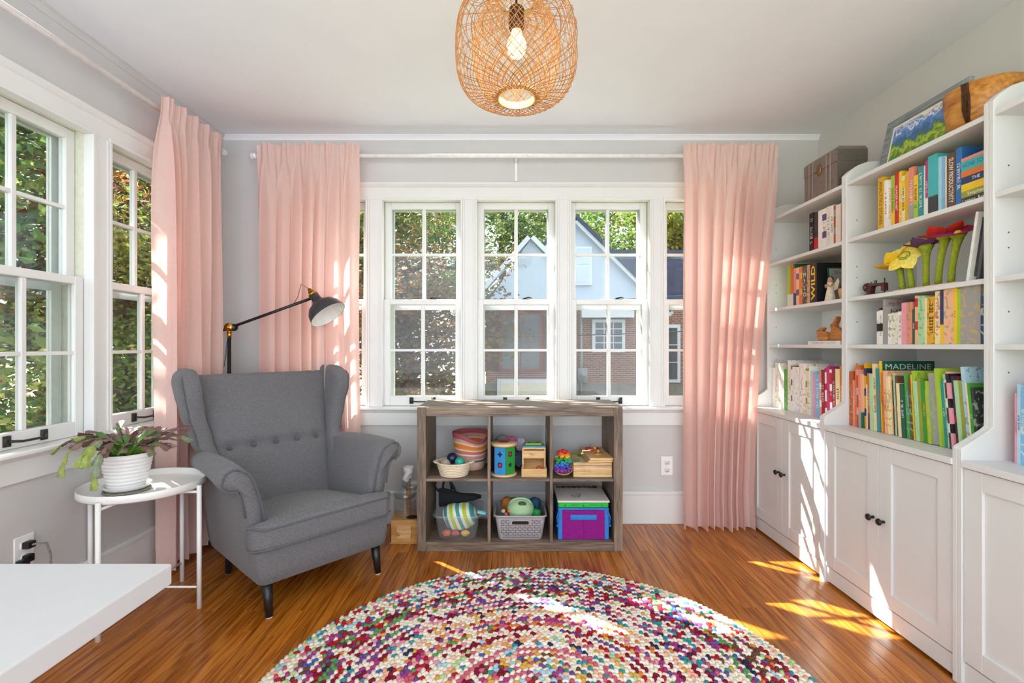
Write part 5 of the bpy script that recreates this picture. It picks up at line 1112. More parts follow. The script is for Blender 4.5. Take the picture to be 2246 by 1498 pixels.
rabbit(small_r, 2.55, 1.05, 'smaller wooden rabbit nestled beside the larger rabbit')
for k, (y, c, lb) in enumerate(((2.375, '#5c5d62', 'dark grey notebook at the near end of the rabbit shelf'), (2.352, '#8a4a3a', 'rust brown notebook at the near end of the rabbit shelf'), (2.330, '#46464c', 'black notebook at the near end of the rabbit shelf'))):
    m = MB(); m.box(0, 0.11, -0.009, 0.009, 0, 0.075); o = m.build('notebook', mat(c, 0.6, key='nb' + c), bevel=0.002, loc=(1.66, y, Z1)); tag(o, lb, 'notebook', 'notebooks on the rabbit shelf')
    MB().box(-0.0003, 0.1, -0.0065, 0.0065, 0.0752, 0.0758).build('page_edge', PAGES, o)
g = tag(empty('angel_figurine', (1.635, 2.47, Z2)), 'carved angel figurine in a cream dress holding its hands together', 'figurine')
AN = mat('#d9cbb5', 0.8, vary=0.1, scale=60.0, key='angel'); SKN = mat('#b98f6a', 0.8, key='angelskin')
S().lathe([(0.0001, 0), (0.024, 0.0), (0.026, 0.006), (0.020, 0.04), (0.014, 0.07), (0.016, 0.085), (0.012, 0.096), (0.005, 0.1)], 20).build('dress', AN, g)
S().ball((0, 0, 0.112), 0.013, 14, 10, (0.95, 0.95, 1.15)).build('head', SKN, g)
S().ball((0.004, 0.001, 0.116), 0.0135, 14, 10, (0.95, 1, 1.05)).build('hair', mat('#5a3a22', 0.8, key='angelhair'), g)
S().tube([(0.002, 0.016, 0.088), (-0.012, 0.017, 0.075), (-0.02, 0.006, 0.086)], 0.005, 8).tube([(0.002, -0.016, 0.088), (-0.012, -0.017, 0.075), (-0.02, -0.004, 0.086)], 0.005, 8).build('arms', SKN, g)
for s_ in (1, -1): MB().prism([(0.004 * s_, 0.085), (0.04 * s_, 0.115), (0.048 * s_, 0.095), (0.034 * s_, 0.06), (0.008 * s_, 0.055)], 'x', 0.012, 0.015).build('wing', AN, g)
g = tag(empty('small_bowl', (1.655, 2.36, Z2)), 'tan wooden bowl beside the angel figurine', 'bowl')
S().lathe([(0.0001, 0), (0.030, 0.0), (0.040, 0.012), (0.046, 0.04), (0.046, 0.055), (0.043, 0.055), (0.042, 0.04), (0.036, 0.014), (0.0001, 0.008)], 28).build('bowl_wall', mat('#c99b6c', 0.6, vary=0.1, key='tanbowl'), g)
g = tag(empty('mother_figurine', (1.70, 2.335, Z2)), 'small figurine with a yellow flower standing behind the tan bowl', 'figurine')
S().lathe([(0.0001, 0), (0.02, 0.0), (0.016, 0.05), (0.015, 0.085), (0.005, 0.1)], 16).build('dress', mat('#d8b890', 0.8, key='figdress'), g)
S().ball((0, 0, 0.112), 0.013, 12, 8).build('head', SKN, g)
for k in range(6): S().ball((-0.012, 0.016 + 0.009 * math.cos(k * PI / 3), 0.13 + 0.009 * math.sin(k * PI / 3)), 0.006, 8, 6).build('petal', mat('#e2b03a', 0.8, key='figflower'), g)
def card(x, y, w, h, c1, c2, label, z):
    o = MB().box(-0.003, 0.0, -0.001, 0.001, 0, h).box(0, w, -0.0015, 0.0015, 0, h).build('photo_card', cover_mat(c1, c2, 'art')); o.location = (x, y, z); o.rotation_euler = (math.radians(-6), 0, 0); tag(o, label, 'card', 'cards on the third shelf')
    MB().box(0.006, w - 0.006, -0.0022, -0.0016, 0.006, h - 0.006).build('print', cover_mat(c2, c1, 'art'), o); return o
card(1.66, 2.51, 0.13, 0.185, 'dark green', 'grey', 'dark green photo card behind the angel figurine', Z2)
card(1.72, 2.44, 0.13, 0.2, 'white', 'offwhite', 'white greeting card behind the angel figurine', Z2)
# ---------------------------------------------------------------- outlets, plugs
def outlet(M, label, name='outlet'):
    g = tag(empty(name), label, 'outlet', 'white wall outlets')
    g.matrix_world = M
    MB().box(-0.037, 0.037, -0.006, 0, -0.06, 0.06).build('cover_plate', WHITEP, g, bevel=0.003)
    for z in (0.024, -0.024):
        r_ = S().prism(rr(0.034, 0.03, 0.012, 4, 0, z), 'y', -0.0085, -0.006).build('receptacle', WHITEP, g)
        for x in (-0.006, 0.006): MB().box(x - 0.001, x + 0.001, -0.0088, -0.0084, z - 0.002, z + 0.007).build('slot', BLACK, r_)
        S().cyl((0, -0.0088, z - 0.008), (0, -0.0084, z - 0.008), 0.0025, n=8).build('slot', BLACK, r_)
    return g
outlet(Matrix.Translation((0.974, YB - 0.0003, 0.36)), 'white wall outlet between the cube shelf and the curtain')
ol = outlet(Matrix.Translation((XL + 0.0003, 1.79, 0.353)) @ Matrix.Rotation(-PI / 2, 4, 'Z') @ Matrix.Rotation(PI, 4, 'Z'), 'white wall outlet with two black plugs near the desk')
PLUG = mat('#17171a', 0.4, key='plug')
g = tag(empty('power_plug', (XL + 0.0095, 1.79, 0.378)), 'black plug with a braided cord in the upper socket', 'plug', 'black plugs')
MB().box(0, 0.026, -0.016, 0.016, -0.013, 0.013).build('plug_body', PLUG, g, bevel=0.004)
S().tube([(0.024, 0.0, 0), (0.036, 0.012, 0.0), (0.040, 0.04, -0.01), (0.036, 0.06, -0.06), (0.03, 0.068, -0.14), (0.03, 0.07, -0.22), (0.04, 0.03, -0.30), (0.05, -0.1, -0.345), (0.08, -0.3, -0.372)], 0.0038, 8).build('cord', mat('#8b8884', 0.8, vary=0.6, scale=350.0, key='braidcord'), g)
g = tag(empty('power_plug', (XL + 0.0095, 1.79, 0.328)), 'angled black plug in the lower socket', 'plug', 'black plugs')
MB().box(0, 0.022, -0.015, 0.015, -0.014, 0.014).box(0.006, 0.03, -0.045, -0.01, -0.034, 0.006).build('plug_body', PLUG, g, bevel=0.004)
S().tube([(0.018, -0.04, -0.02), (0.02, -0.07, -0.05), (0.022, -0.09, -0.1), (0.03, -0.12, -0.2), (0.04, -0.2, -0.3), (0.06, -0.35, -0.322)], 0.004, 8).build('cord', PLUG, g)
# ---------------------------------------------------------------- potted holiday cactus on the tray table
PXp, PYp, PZp = -1.6, 2.0, TZ + 0.001
g = tag(empty('jute_mat', (PXp, PYp, PZp)), 'small grey woven mat under the plant pot', 'mat')
m = S()
for k in range(6):
    r_ = 0.016 + 0.0125 * k; m.tube([(r_ * math.cos(2 * PI * j / 26) + 0.0, r_ * math.sin(2 * PI * j / 26), 0.0045 + 0.0012 * math.sin(j * 3.1)) for j in range(26)], 0.0042, 6, closed=True)
m.build('coil', mat('#8d867b', 0.95, vary=0.3, scale=200.0, bump=0.6, key='jute'), g)
PZ0 = PZp + 0.0095
g = tag(empty('plant_saucer', (PXp, PYp, PZ0)), 'white saucer under the ribbed plant pot', 'saucer')
S().lathe([(0.0001, 0), (0.066, 0.0), (0.075, 0.004), (0.082, 0.016), (0.0835, 0.019), (0.080, 0.019), (0.072, 0.007), (0.0001, 0.005)], 40).build('dish', TW, g)
PZ1 = PZ0 + 0.0055
g = tag(empty('potted_cactus', (PXp, PYp, PZ1)), 'drooping green and purple holiday cactus in a ribbed white pot', 'plant')
pr = [(0.0001, 0.0), (0.06, 0.0), (0.0635, 0.004)]
for k in range(9):
    z0 = 0.006 + 0.0148 * k; r0 = 0.064 + 0.026 * (k / 9); pr += [(r0, z0), (r0 + 0.0035, z0 + 0.004), (r0 + 0.004, z0 + 0.010), (r0 + 0.001, z0 + 0.0142)]
pr += [(0.0905, 0.142), (0.0915, 0.145), (0.088, 0.145), (0.086, 0.13), (0.0001, 0.128)]
S().lathe(pr, 44).build('pot', WHITEP, g)
S().lathe([(0.0001, 0.131), (0.086, 0.1305)], 30).build('soil', mat('#3a2a1e', 0.95, vary=0.4, scale=90.0, bump=0.7, key='soil'), g)
rnd = random.Random(14)
LCOL = ['#5f8a34', '#6f9a3c', '#4f7a34', '#6c6a4c', '#745a54', '#7d5c58', '#6a4a4a', '#86695f', '#7c8a6a', '#8b9a4a']
def seg_mesh(L, Wd, name, mtl):
    """one flattened jointed stem segment with toothed shoulders"""
    o = [(0.0, 0.22), (0.18, 0.62), (0.34, 0.80), (0.40, 0.66), (0.58, 0.98), (0.66, 0.84), (0.82, 1.0), (1.0, 0.62), (0.93, 0.35), (0.98, 0.0)]
    pts = [(t * L, w * Wd) for t, w in o] + [(t * L, -w * Wd) for t, w in o[-2::-1]]
    n = len(pts); v = [(x, y, 0.0012 - 0.35 * y * y / Wd) for x, y in pts] + [(x, y, -0.0012 - 0.35 * y * y / Wd) for x, y in pts] + [(L * 0.5, 0, 0.0035), (L * 0.5, 0, -0.0025)]
    f = [(i, (i + 1) % n, 2 * n) for i in range(n)] + [(n + (i + 1) % n, n + i, 2 * n + 1) for i in range(n)] + [(i, n + i, n + (i + 1) % n, (i + 1) % n) for i in range(n)]
    m = MB(); m.smooth = False; m.add(v, f); return m.mesh(name, mtl)
LM = [mat(c, 0.42, vary=0.22, scale=60.0, key='leafseg' + c) for c in LCOL]
YEL_L = mat('#c9b52a', 0.45, vary=0.2, key='leafyellow')
SEGM = [seg_mesh(0.046, 0.0155, 'leaf', m_) for m_ in LM]; SEGY = seg_mesh(0.046, 0.0155, 'leaf', YEL_L)
nst = 44
for k in range(nst):
    a = 2 * PI * k / nst + rnd.uniform(-0.12, 0.12); long_ = rnd.random()
    toL = abs(math.cos(a - 4.3)) if math.cos(a - 4.3) > 0 else 0; toR = max(0, math.cos(a - 0.6))
    ns = 3 + int(long_ * 2.2) + (3 if toL > 0.7 else 0) + (1 if toR > 0.8 else 0)
    if math.cos(a - PI) > 0.55: ns = min(ns, 4)
    pitch = rnd.uniform(0.75, 1.25) if k % 3 else rnd.uniform(1.15, 1.45)
    p = Vector((0.055 * math.cos(a) * rnd.uniform(0.3, 1), 0.055 * math.sin(a) * rnd.uniform(0.3, 1), 0.128)); az = a
    st_ = None
    for i in range(ns):
        d = Vector((math.cos(az) * math.cos(pitch), math.sin(az) * math.cos(pitch), math.sin(pitch)))
        q = d.to_track_quat('X', 'Z')
        wl = p + d * 0.046
        if PXp + wl.x < XL + 0.035: break
        if PZ1 + wl.z < TZ + 0.05 and (Vector((PXp + wl.x - TX, PYp + wl.y - TY, 0)).length < 0.24): break
        me = SEGM[min(len(SEGM) - 1, max(0, int(i * 1.5 + rnd.uniform(-1, 3.6))))] if not (toL > 0.993 and i == ns - 2) else SEGY
        o = bpy.data.objects.new('leaf', me); C.objects.link(o); o.parent = g; o.location = p
        o.rotation_mode = 'QUATERNION'; from_roll = Matrix.Rotation(rnd.uniform(-0.7, 0.7), 3, 'X').to_quaternion(); o.rotation_quaternion = q @ from_roll
        s_ = rnd.uniform(0.85, 1.15); o.scale = (s_, s_, s_)
        p = p + d * 0.043 * s_; pitch -= rnd.uniform(0.28, 0.52); az += rnd.uniform(-0.2, 0.2)
        pitch = max(pitch, -1.35)
# ---------------------------------------------------------------- toys in and beside the cube shelf
ZSH = SH + 0.0003; ZB0 = 0.0503
def coil_basket(prof_fn, n, rcord, cols, handle=None, squash=1.0, dip=None):
    """stitched rope coils stacked from floor to rim"""
    out = []
    for k in range(n):
        t = k / (n - 1); r_, z = prof_fn(t); pts = []
        for j in range(40):
            a = 2 * PI * j / 40; zz = z
            if dip: zz = z * (1 - dip(a) * t ** 2) 
            pts.append((r_ * math.cos(a), r_ * squash * math.sin(a), zz))
        out.append((pts, cols[min(len(cols) - 1, int(t * len(cols)))]))
    return out
g = tag(empty('rope_basket', (-0.325, 2.70, ZSH)), 'small cream rope basket holding three balls', 'basket')
CORD = mat('#e3d3b8', 0.95, vary=0.15, scale=180.0, bump=0.6, key='cordcream')
for pts, c in coil_basket(lambda t: (0.075 + 0.019 * t, 0.006 + 0.066 * t), 8, 0.005, [CORD]): S().tube(pts, 0.0056, 8, closed=True).build('rope_coil', c, g)
S().lathe([(0.0001, 0.001), (0.072, 0.001), (0.074, 0.006), (0.0001, 0.007)], 32).build('basket_floor', CORD, g)
for s_ in (-1, 1): S().tube([(s_ * 0.088, -0.03, 0.072), (s_ * 0.104, -0.022, 0.074), (s_ * 0.114, 0, 0.073), (s_ * 0.104, 0.022, 0.074), (s_ * 0.088, 0.03, 0.072)], 0.0056, 8).build('handle', CORD, g)
def ball(x, y, z, r, c, label, rough=0.3):
    o = S().ball((0, 0, 0), r, 24, 16).build('ball', mat(c, rough, vary=0.15, scale=30.0, key='ball' + c), loc=(x, y, z)); tag(o, label, 'ball', 'balls in the rope basket')
ball(-0.338, 2.725, ZSH + 0.086, 0.031, '#1d2145', 'dark navy ball in the cream rope basket')
ball(-0.292, 2.685, ZSH + 0.072, 0.028, '#2aa893', 'turquoise ball in the cream rope basket', 0.45)
ball(-0.372, 2.68, ZSH + 0.064, 0.029, '#a39a8a', 'grey-beige ball in the cream rope basket', 0.8)
ball(-0.345, 2.665, ZSH + 0.035, 0.027, '#8f8778', 'dull taupe ball low in the cream rope basket', 0.8)
g = tag(empty('striped_basket', (-0.243, 2.85, ZSH)), 'tall striped pink and orange rope basket with a dipped rim', 'basket')
SC_ = ['#d9a79a', '#e0c0a8', '#d8c3b0', '#5b5a60', '#d8c8b4', '#c98f88', '#e6d2bb', '#c2746e', '#e4c7a2', '#d9893a', '#d8803a', '#dcc6ae', '#c99a8a', '#a5555c', '#a5555c']
dipf = lambda a: 0.20 * max(0, math.cos(a + 1.05)) ** 4
nb = 22
for k, (pts, c) in enumerate(coil_basket(lambda t: (0.072 + 0.034 * t ** 0.8, 0.006 + 0.205 * t), nb, 0.005, [mat(c, 0.95, vary=0.15, scale=180.0, bump=0.5, key='cord' + c) for c in SC_], dip=dipf)):
    S().tube(pts, 0.0056, 8, closed=True).build('rope_coil', c, g)
S().lathe([(0.0001, 0.001), (0.07, 0.001), (0.0001, 0.006)], 32).build('basket_floor', CORD, g)
# shape-sorter drum
DX_, DY_ = -0.047, 2.70
g = tag(empty('shape_sorter', (DX_, DY_, ZSH)), 'wooden drum shape sorter with blue and green sides', 'toy'); g.scale = (1.07, 1.07, 1.18)
disc = mat('#d8b98a', 0.5, vary=0.08, key='discwood')
for z0, z1, nm in ((0.0, 0.010, 'bottom_disc'), (0.140, 0.155, 'top_disc')): S().lathe([(0.0001, z0), (0.066, z0), (0.069, z0 + 0.003), (0.069, z1 - 0.003), (0.066, z1), (0.0001, z1)], 40).build(nm, disc, g)
S().lathe([(0.0001, 0.1552), (0.028, 0.1552), (0.030, 0.1565), (0.0001, 0.1565)], 28).build('red_spot', mat('#b5242c', 0.5, key='spotred'), g)
PC = ['#2f86c8', '#1f8f3a', '#d8b52a', '#c23a2a', '#2f86c8', '#5a2a6a']; ap = 0.053
for k in range(6):
    a = math.radians(-110 + 60 * k); M = Matrix.Rotation(a, 4, 'Z'); hw = ap * math.tan(PI / 6) - 0.001
    pn = MB().box(ap - 0.006, ap, -hw, hw, 0.0105, 0.1395, M).build('side_panel', mat(PC[k], 0.45, key='drum' + PC[k]), g)
    shapes = {0: ('square', 'clover'), 1: ('star', 'square'), 2: ('square', 'square'), 3: ('star', 'clover'), 4: ('square', 'star'), 5: ('square', 'square')}[k]
    for (sh_, zc_) in zip(shapes, (0.055, 0.105)):
        if sh_ == 'square': P_ = rr(0.023, 0.023, 0.004, 3, 0, zc_)
        elif sh_ == 'star': P_ = [((0.015 if i % 2 == 0 else 0.0065) * math.sin(i * PI / 5), zc_ + (0.015 if i % 2 == 0 else 0.0065) * math.cos(i * PI / 5)) for i in range(10)]
        else: P_ = [((0.010 + 0.004 * math.cos(4 * b)) * math.cos(b), zc_ + (0.010 + 0.004 * math.cos(4 * b)) * math.sin(b)) for b in [2 * PI * i / 24 for i in range(24)]]
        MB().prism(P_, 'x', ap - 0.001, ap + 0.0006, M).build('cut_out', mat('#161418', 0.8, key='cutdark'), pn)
        if sh_ == 'square': MB().prism([(q[0] * 0.62, zc_ + (q[1] - zc_) * 0.62) for q in P_], 'x', ap + 0.0004, ap + 0.001, M).build('red_block', mat('#b8262c', 0.5, key='blkred'), pn)
# wooden ball-drop box
g = tag(empty('ball_drop_box', (0.122, 2.73, ZSH)), 'pale wooden toy box with blue lid, green strip and open tray', 'toy'); g.scale = (1.12, 1.0, 1.24)
MB().box(-0.058, -0.051, -0.055, 0.055, 0.0, 0.118).build('side_board', PINE, g); MB().box(0.051, 0.058, -0.055, 0.055, 0.0, 0.118).build('side_board', PINE, g)
MB().box(-0.051, 0.051, -0.055, -0.048, 0.078, 0.112).build('front_board', PINE, g, bevel=0.001); MB().box(-0.051, 0.051, 0.048, 0.055, 0.0, 0.118).build('back_board', PINE, g)
MB().box(-0.058, 0.058, -0.06, 0.058, 0.1185, 0.126).build('lid', PINE, g, bevel=0.001)
MB().box(-0.056, 0.056, -0.058, -0.01, 0.1262, 0.131).build('blue_strip', mat('#5f9fb5', 0.5, key='bluestrip'), g); MB().box(-0.04, 0.04, -0.008, 0.05, 0.1262, 0.1365).build('green_strip', mat('#8ac23a', 0.5, key='greenstrip'), g)
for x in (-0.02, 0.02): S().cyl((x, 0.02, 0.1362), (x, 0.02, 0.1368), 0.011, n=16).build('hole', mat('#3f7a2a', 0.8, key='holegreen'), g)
MB().box(-0.062, 0.062, -0.085, -0.078, 0.0, 0.036).box(-0.062, -0.0585, -0.078, -0.056, 0, 0.04).box(0.0585, 0.062, -0.078, -0.056, 0, 0.04).box(-0.051, 0.051, -0.078, 0.048, 0.0, 0.006).build('tray', PINE, g, bevel=0.001)
MB().prism([(-0.048, 0.008), (0.046, 0.05), (0.046, 0.056), (-0.05, 0.014)], 'x', -0.051, 0.051).build('ramp', PINE, g)
text('lettering', 'Toy', 0.014, TXT['brown'], g, (-0.012, -0.0554, 0.095), (PI / 2, 0, 0))
o = tag(S().ball((0, 0, 0), 0.016, 16, 12).build('ball', mat('#c8463a', 0.5, key='redball'), loc=(0.152, 2.688, ZSH + 0.036)), 'red ball in the tray of the wooden ball-drop box', 'ball')
# yarn and cloth bundle behind the drum
def yarn(x, y, z, r, c, label, seed):
    rnd = random.Random(seed); g = tag(empty('yarn_ball', (x, y, z)), label, 'yarn', 'yarn balls in the middle compartment')
    S().ball((0, 0, 0), r * 0.93, 18, 12).build('core', mat(c, 0.95, key='yarn' + c), g); m = S()
    for k in range(14):
        ax_ = Vector((rnd.gauss(0, 1), rnd.gauss(0, 1), rnd.gauss(0, 1))).normalized(); u = ax_.orthogonal().normalized(); w = ax_.cross(u); off = rnd.uniform(-0.4, 0.4)
        q = math.sqrt(1 - off * off); m.tube([tuple((ax_ * off + (u * math.cos(2 * PI * j / 24) + w * math.sin(2 * PI * j / 24)) * q) * r * 0.96) for j in range(24)], 0.0026, 5, closed=True)
    o = m.build('strand', mat(c, 0.95, vary=0.35, scale=90.0, key='yarns' + c), g); o['kind'] = 'stuff'
yarn(-0.06, 2.84, ZSH + 0.048, 0.047, '#5b5560', 'grey lower yarn ball behind the drum shape sorter', 1)
yarn(-0.055, 2.845, ZSH + 0.148, 0.05, '#8b8a90', 'grey upper yarn ball topping the heap behind the drum', 2)
yarn(-0.005, 2.80, ZSH + 0.166, 0.032, '#b5557a', 'pink yarn ball on the heap behind the drum', 3)
yarn(0.042, 2.85, ZSH + 0.05, 0.049, '#4a6a80', 'blue yarn ball low between the drum and the wooden box', 4)
yarn(0.055, 2.83, ZSH + 0.142, 0.04, '#b7a9bd', 'lilac yarn ball on the heap beside the wooden box', 5)
# rainbow egg tray and puzzle boards in the third compartment
g = tag(empty('rainbow_toy', (0.283, 2.672, ZSH)), 'rainbow-coloured cut paper heap on an oval wooden dish', 'toy'); g.rotation_euler = (math.radians(28), 0, 0); g.location = (0.283, 2.69, ZSH + 0.036)
S().lathe([(0.0001, 0.0), (0.035, 0.0), (0.052, 0.008), (0.060, 0.022), (0.057, 0.024), (0.048, 0.012), (0.0001, 0.008)], 32, Matrix.Diagonal((1.0, 1.25, 1, 1))).build('dish', OAKTOY, g)
rnd = random.Random(8)
for k, c in enumerate(['#7a2f9a', '#4a3fa8', '#2a6fc0', '#1f8f8a', '#2f9a3a', '#e0a020', '#e06a20', '#c8241c']):
    m = S(); yk = -0.045 + 0.0125 * k
    for j in range(9):
        x = (rnd.random() - 0.5) * 0.088 * math.sqrt(max(0.1, 1 - (yk / 0.08) ** 2)); m.ball((x, yk + rnd.uniform(-0.004, 0.004), 0.028 + 0.0075 * k + rnd.uniform(-0.008, 0.008)), rnd.uniform(0.009, 0.013), 8, 5, (1, 1, 0.7))
    m.build('coloured_tuft', mat(c, 0.6, vary=0.3, scale=120.0, key='tuft' + c), g)
zz = ZSH
for k, (c, edge) in enumerate((('#b5c06a', 'bottom puzzle board with a green edge in the stack'), ('#c9a070', 'second puzzle board from the bottom of the stack'), ('#e3ddd0', 'white-edged puzzle board above the plain boards'), ('#2a3f66', 'navy puzzle board in the middle of the stack'), ('#c8b48a', 'puzzle board with a printed picture below the tilted boards'))):
    th = 0.0125
    o = tag(MB().box(-0.106, 0.106, -0.13, 0.12, 0, th).build('puzzle_board', PINE, bevel=0.001, loc=(0.444, 2.775, zz)), edge, 'puzzle', 'puzzle boards in the cube shelf')
    MB().box(-0.1055, 0.1055, -0.1295, 0.1195, th + 0.0001, th + 0.003).build('printed_face', mat(c, 0.5, vary=0.3, scale=40.0, key='pz' + c), o); zz += th + 0.0034
P5 = [(-0.08, -0.1, '#7a9a5a'), (-0.045, 0.04, '#5a8a3a'), (-0.07, 0.08, '#b0a848')]
for x, y, c in P5: tag(MB().box(-0.018, 0.014, -0.03, 0.03, 0, 0.002).build('puzzle_piece', mat(c, 0.5, vary=0.3, scale=60.0, key='pp' + c), loc=(0.444 + x, 2.775 + y, zz)), {'#7a9a5a': 'pale green puzzle piece nearest the front of the board', '#5a8a3a': 'dark green puzzle piece in the middle of the board', '#b0a848': 'yellow-green puzzle piece at the back of the board'}[c], 'puzzle piece', 'loose puzzle pieces')
M1 = (0.0, math.radians(0), math.radians(4))
zz += 0.0025
o = tag(MB().box(-0.068, 0.068, -0.15, 0.13, 0, 0.012).build('puzzle_board', PINE, bevel=0.002, loc=(0.475, 2.785, zz), rot=M1), 'pale puzzle board lying across the printed one', 'puzzle', 'puzzle boards in the cube shelf')
zz += 0.0125
o = tag(MB().box(-0.066, 0.068, -0.16, 0.13, 0, 0.014).build('puzzle_board', PINE, bevel=0.003, loc=(0.481, 2.79, zz), rot=M1), 'topmost puzzle board with knobbed red, orange and yellow discs', 'puzzle', 'puzzle boards in the cube shelf')
for y, r_, c in ((0.07, 0.042, '#b5342a'), (-0.0, 0.026, '#d0682a'), (-0.075, 0.02, '#d8a82a')):
    S().lathe([(0.0001, 0.0142), (r_, 0.0142), (r_, 0.019), (0.0001, 0.019)], 28, Matrix.Translation((0.0, y, 0))).build('knob_disc', mat(c, 0.45, key='kd' + c), o)
    S().lathe([(0.0001, 0.019), (0.005, 0.019), (0.005, 0.028), (0.010, 0.033), (0.008, 0.041), (0.0001, 0.043)], 14, Matrix.Translation((0.0, y, 0))).build('knob', OAKTOY, o)
# clear tub with black bag, striped cloth, small toys
def tub(name, cx, cy_, z, w0, d0, w1, d1, h, mtl, label, cat, rim=0.012, r_=0.03, rimname='rim'):
    g = tag(empty(name, (cx, cy_, z)), label, cat)
    m = S(); R = [[(a, b, 0.0) for a, b in rr(w0 - 0.02, d0 - 0.02, r_, 5)], [(a, b, 0.006) for a, b in rr(w0, d0, r_, 5)]] + [[(a, b, h * t) for a, b in rr(w0 + (w1 - w0) * t, d0 + (d1 - d0) * t, r_, 5)] for t in (0.3, 0.6, 0.9, 1.0)]
    m.loft(R, caps=False); m.add([p for p in R[0]], [tuple(range(len(R[0])))[::-1]]); m.build('tub_wall', mtl, g)
    m = S(); m.loft([[(a, b, h + dz) for a, b in rr(w1 + e, d1 + e, r_ + e / 2, 5)] for e, dz in ((0, 0), (rim * 2, 0.002), (rim * 2, -0.006), (rim * 2 - 0.004, -0.006))], caps=False); m.build(rimname, mtl, g)
    return g
tub('clear_tub', -0.302, 2.755, ZB0, 0.205, 0.22, 0.245, 0.26, 0.135, CLEAR, 'clear plastic tub with striped cloth and black bag inside', 'tub')
o = S(); STR = None
def stripe_mat():
    m, nt, b = newmat('striped_cloth'); tc = nt.n('ShaderNodeTexCoord'); sp = nt.n('ShaderNodeSeparateXYZ'); nt.l(tc.outputs['Object'], sp.inputs[0])
    a = nt.n('ShaderNodeMath', operation='MULTIPLY_ADD'); a.inputs[1].default_value = 0.35; nt.l(sp.outputs[2], a.inputs[0]); nt.l(sp.outputs[0], a.inputs[2])
    mu = nt.n('ShaderNodeMath', operation='MULTIPLY'); mu.inputs[1].default_value = 13.5; nt.l(a.outputs[0], mu.inputs[0]); fr = nt.n('ShaderNodeMath', operation='FRACT'); nt.l(mu.outputs[0], fr.inputs[0])
    r = nt.n('ShaderNodeValToRGB'); r.color_ramp.interpolation = 'CONSTANT'; e = r.color_ramp.elements
    st = [(0, '#3f9a94'), (0.28, '#ece6dc'), (0.5, '#b2cc3c'), (0.78, '#ece6dc')]
    while len(e) < 4: e.new(0.5)
    for el, (p_, c_) in zip(e, st): el.position = p_; el.color = lin(c_) + (1,)
    nt.l(fr.outputs[0], r.inputs[0]); nt.l(r.outputs[0], b.inputs['Base Color']); b.inputs['Roughness'].default_value = 0.9; return m
rnd = random.Random(3)
def lump(name, c, r3, mtl, label, cat, group=None, seed=1, amp=0.12, n=28, m_=18):
    rd = random.Random(seed); ph = [rd.uniform(0, 6) for _ in range(6)]; m = S(); R = []
    for i in range(m_ + 1):
        t = PI * i / m_; ring = []
        for j in range(n):
            a = 2 * PI * j / n; k = 1 + amp * (math.sin(3 * a + ph[0] + 2 * t) * 0.5 + math.sin(5 * a + ph[1]) * 0.3 + math.sin(4 * t + ph[2]) * 0.4) * math.sin(t)
            q = max(1e-3, abs(math.sin(t)) ** 0.55); ring.append((r3[0] * q * math.cos(a) * k, r3[1] * q * math.sin(a) * k, -r3[2] * math.cos(t) * (1 + amp * 0.3 * math.sin(2 * a + ph[3]))))
        R.append(ring)
    m.loft(R); o = m.build(name, mtl, loc=c); tag(o, label, cat, group); return o
lump('striped_cloth', (-0.297, 2.745, ZB0 + 0.098), (0.098, 0.098, 0.068), stripe_mat(), 'teal, lime and white striped cloth bundle in the clear tub', 'cloth', seed=2, amp=0.10)
for x, c, nm in ((-0.362, '#d86a3a', 'orange toy lying at the bottom of the clear tub'), (-0.315, '#b8465a', 'red toy lying at the bottom of the clear tub'), (-0.262, '#d8a83a', 'yellow toy lying at the bottom of the clear tub')):
    lump('small_toy', (x, 2.672, ZB0 + 0.026), (0.023, 0.014, 0.017), mat(c, 0.6, vary=0.25, scale=60.0, key='st' + c), nm, 'toy', 'toys in the clear tub', seed=int(x * -100), amp=0.2)
g = tag(empty('black_bag', (-0.30, 2.79, ZB0 + 0.135)), 'black fabric bag with two rope handles lying over the tub', 'bag'); g.scale = (1.22, 1.0, 1.12)
BAG = mat('#0d0e14', 0.9, vary=0.3, scale=120.0, key='bagblack')
def bagf(u, v, s_): 
    x = -0.10 + 0.20 * u; top = 0.098 - 0.038 * u + 0.004 * math.sin(u * 9); bot = 0.0 + 0.045 * u ** 1.5 + 0.02 * math.sin(PI * u) * 0
    z = bot + (top - bot) * v; return (x, s_ * 0.028 * math.sin(PI * v) ** 0.6 * math.sin(PI * min(1, u * 0.92 + 0.06)) ** 0.4 - 0.01, z)
m = S(); m.grid(lambda u, v: bagf(u, v, -1), 24, 12); m.grid(lambda u, v: bagf(1 - u, v, 1), 24, 12); m.build('bag_body', BAG, g)
for off, hp_ in ((-0.03, [(-0.055, 0.07), (-0.098, 0.085), (-0.118, 0.112), (-0.112, 0.145), (-0.085, 0.163), (-0.055, 0.152), (-0.034, 0.118), (-0.02, 0.085)]), (0.008, [(-0.072, 0.06), (-0.084, 0.10), (-0.078, 0.132), (-0.062, 0.142), (-0.048, 0.125), (-0.04, 0.085)])):
    S().tube([(q[0], off, q[1]) for q in hp_], 0.0055, 8).build('handle', BAG, g)
o = tag(MB().box(-0.024, 0.024, -0.001, 0.001, -0.008, 0.009).build('cloth_tag', mat('#4fb8c0', 0.7, key='tagteal'), loc=(-0.168, 2.648, ZB0 + 0.148), rot=(0, math.radians(12), 0)), 'small teal tag sticking out beside the striped cloth', 'tag')
MB().box(-0.018, 0.018, -0.0016, -0.001, -0.004, -0.002).build('white_line', WHITEP, o)
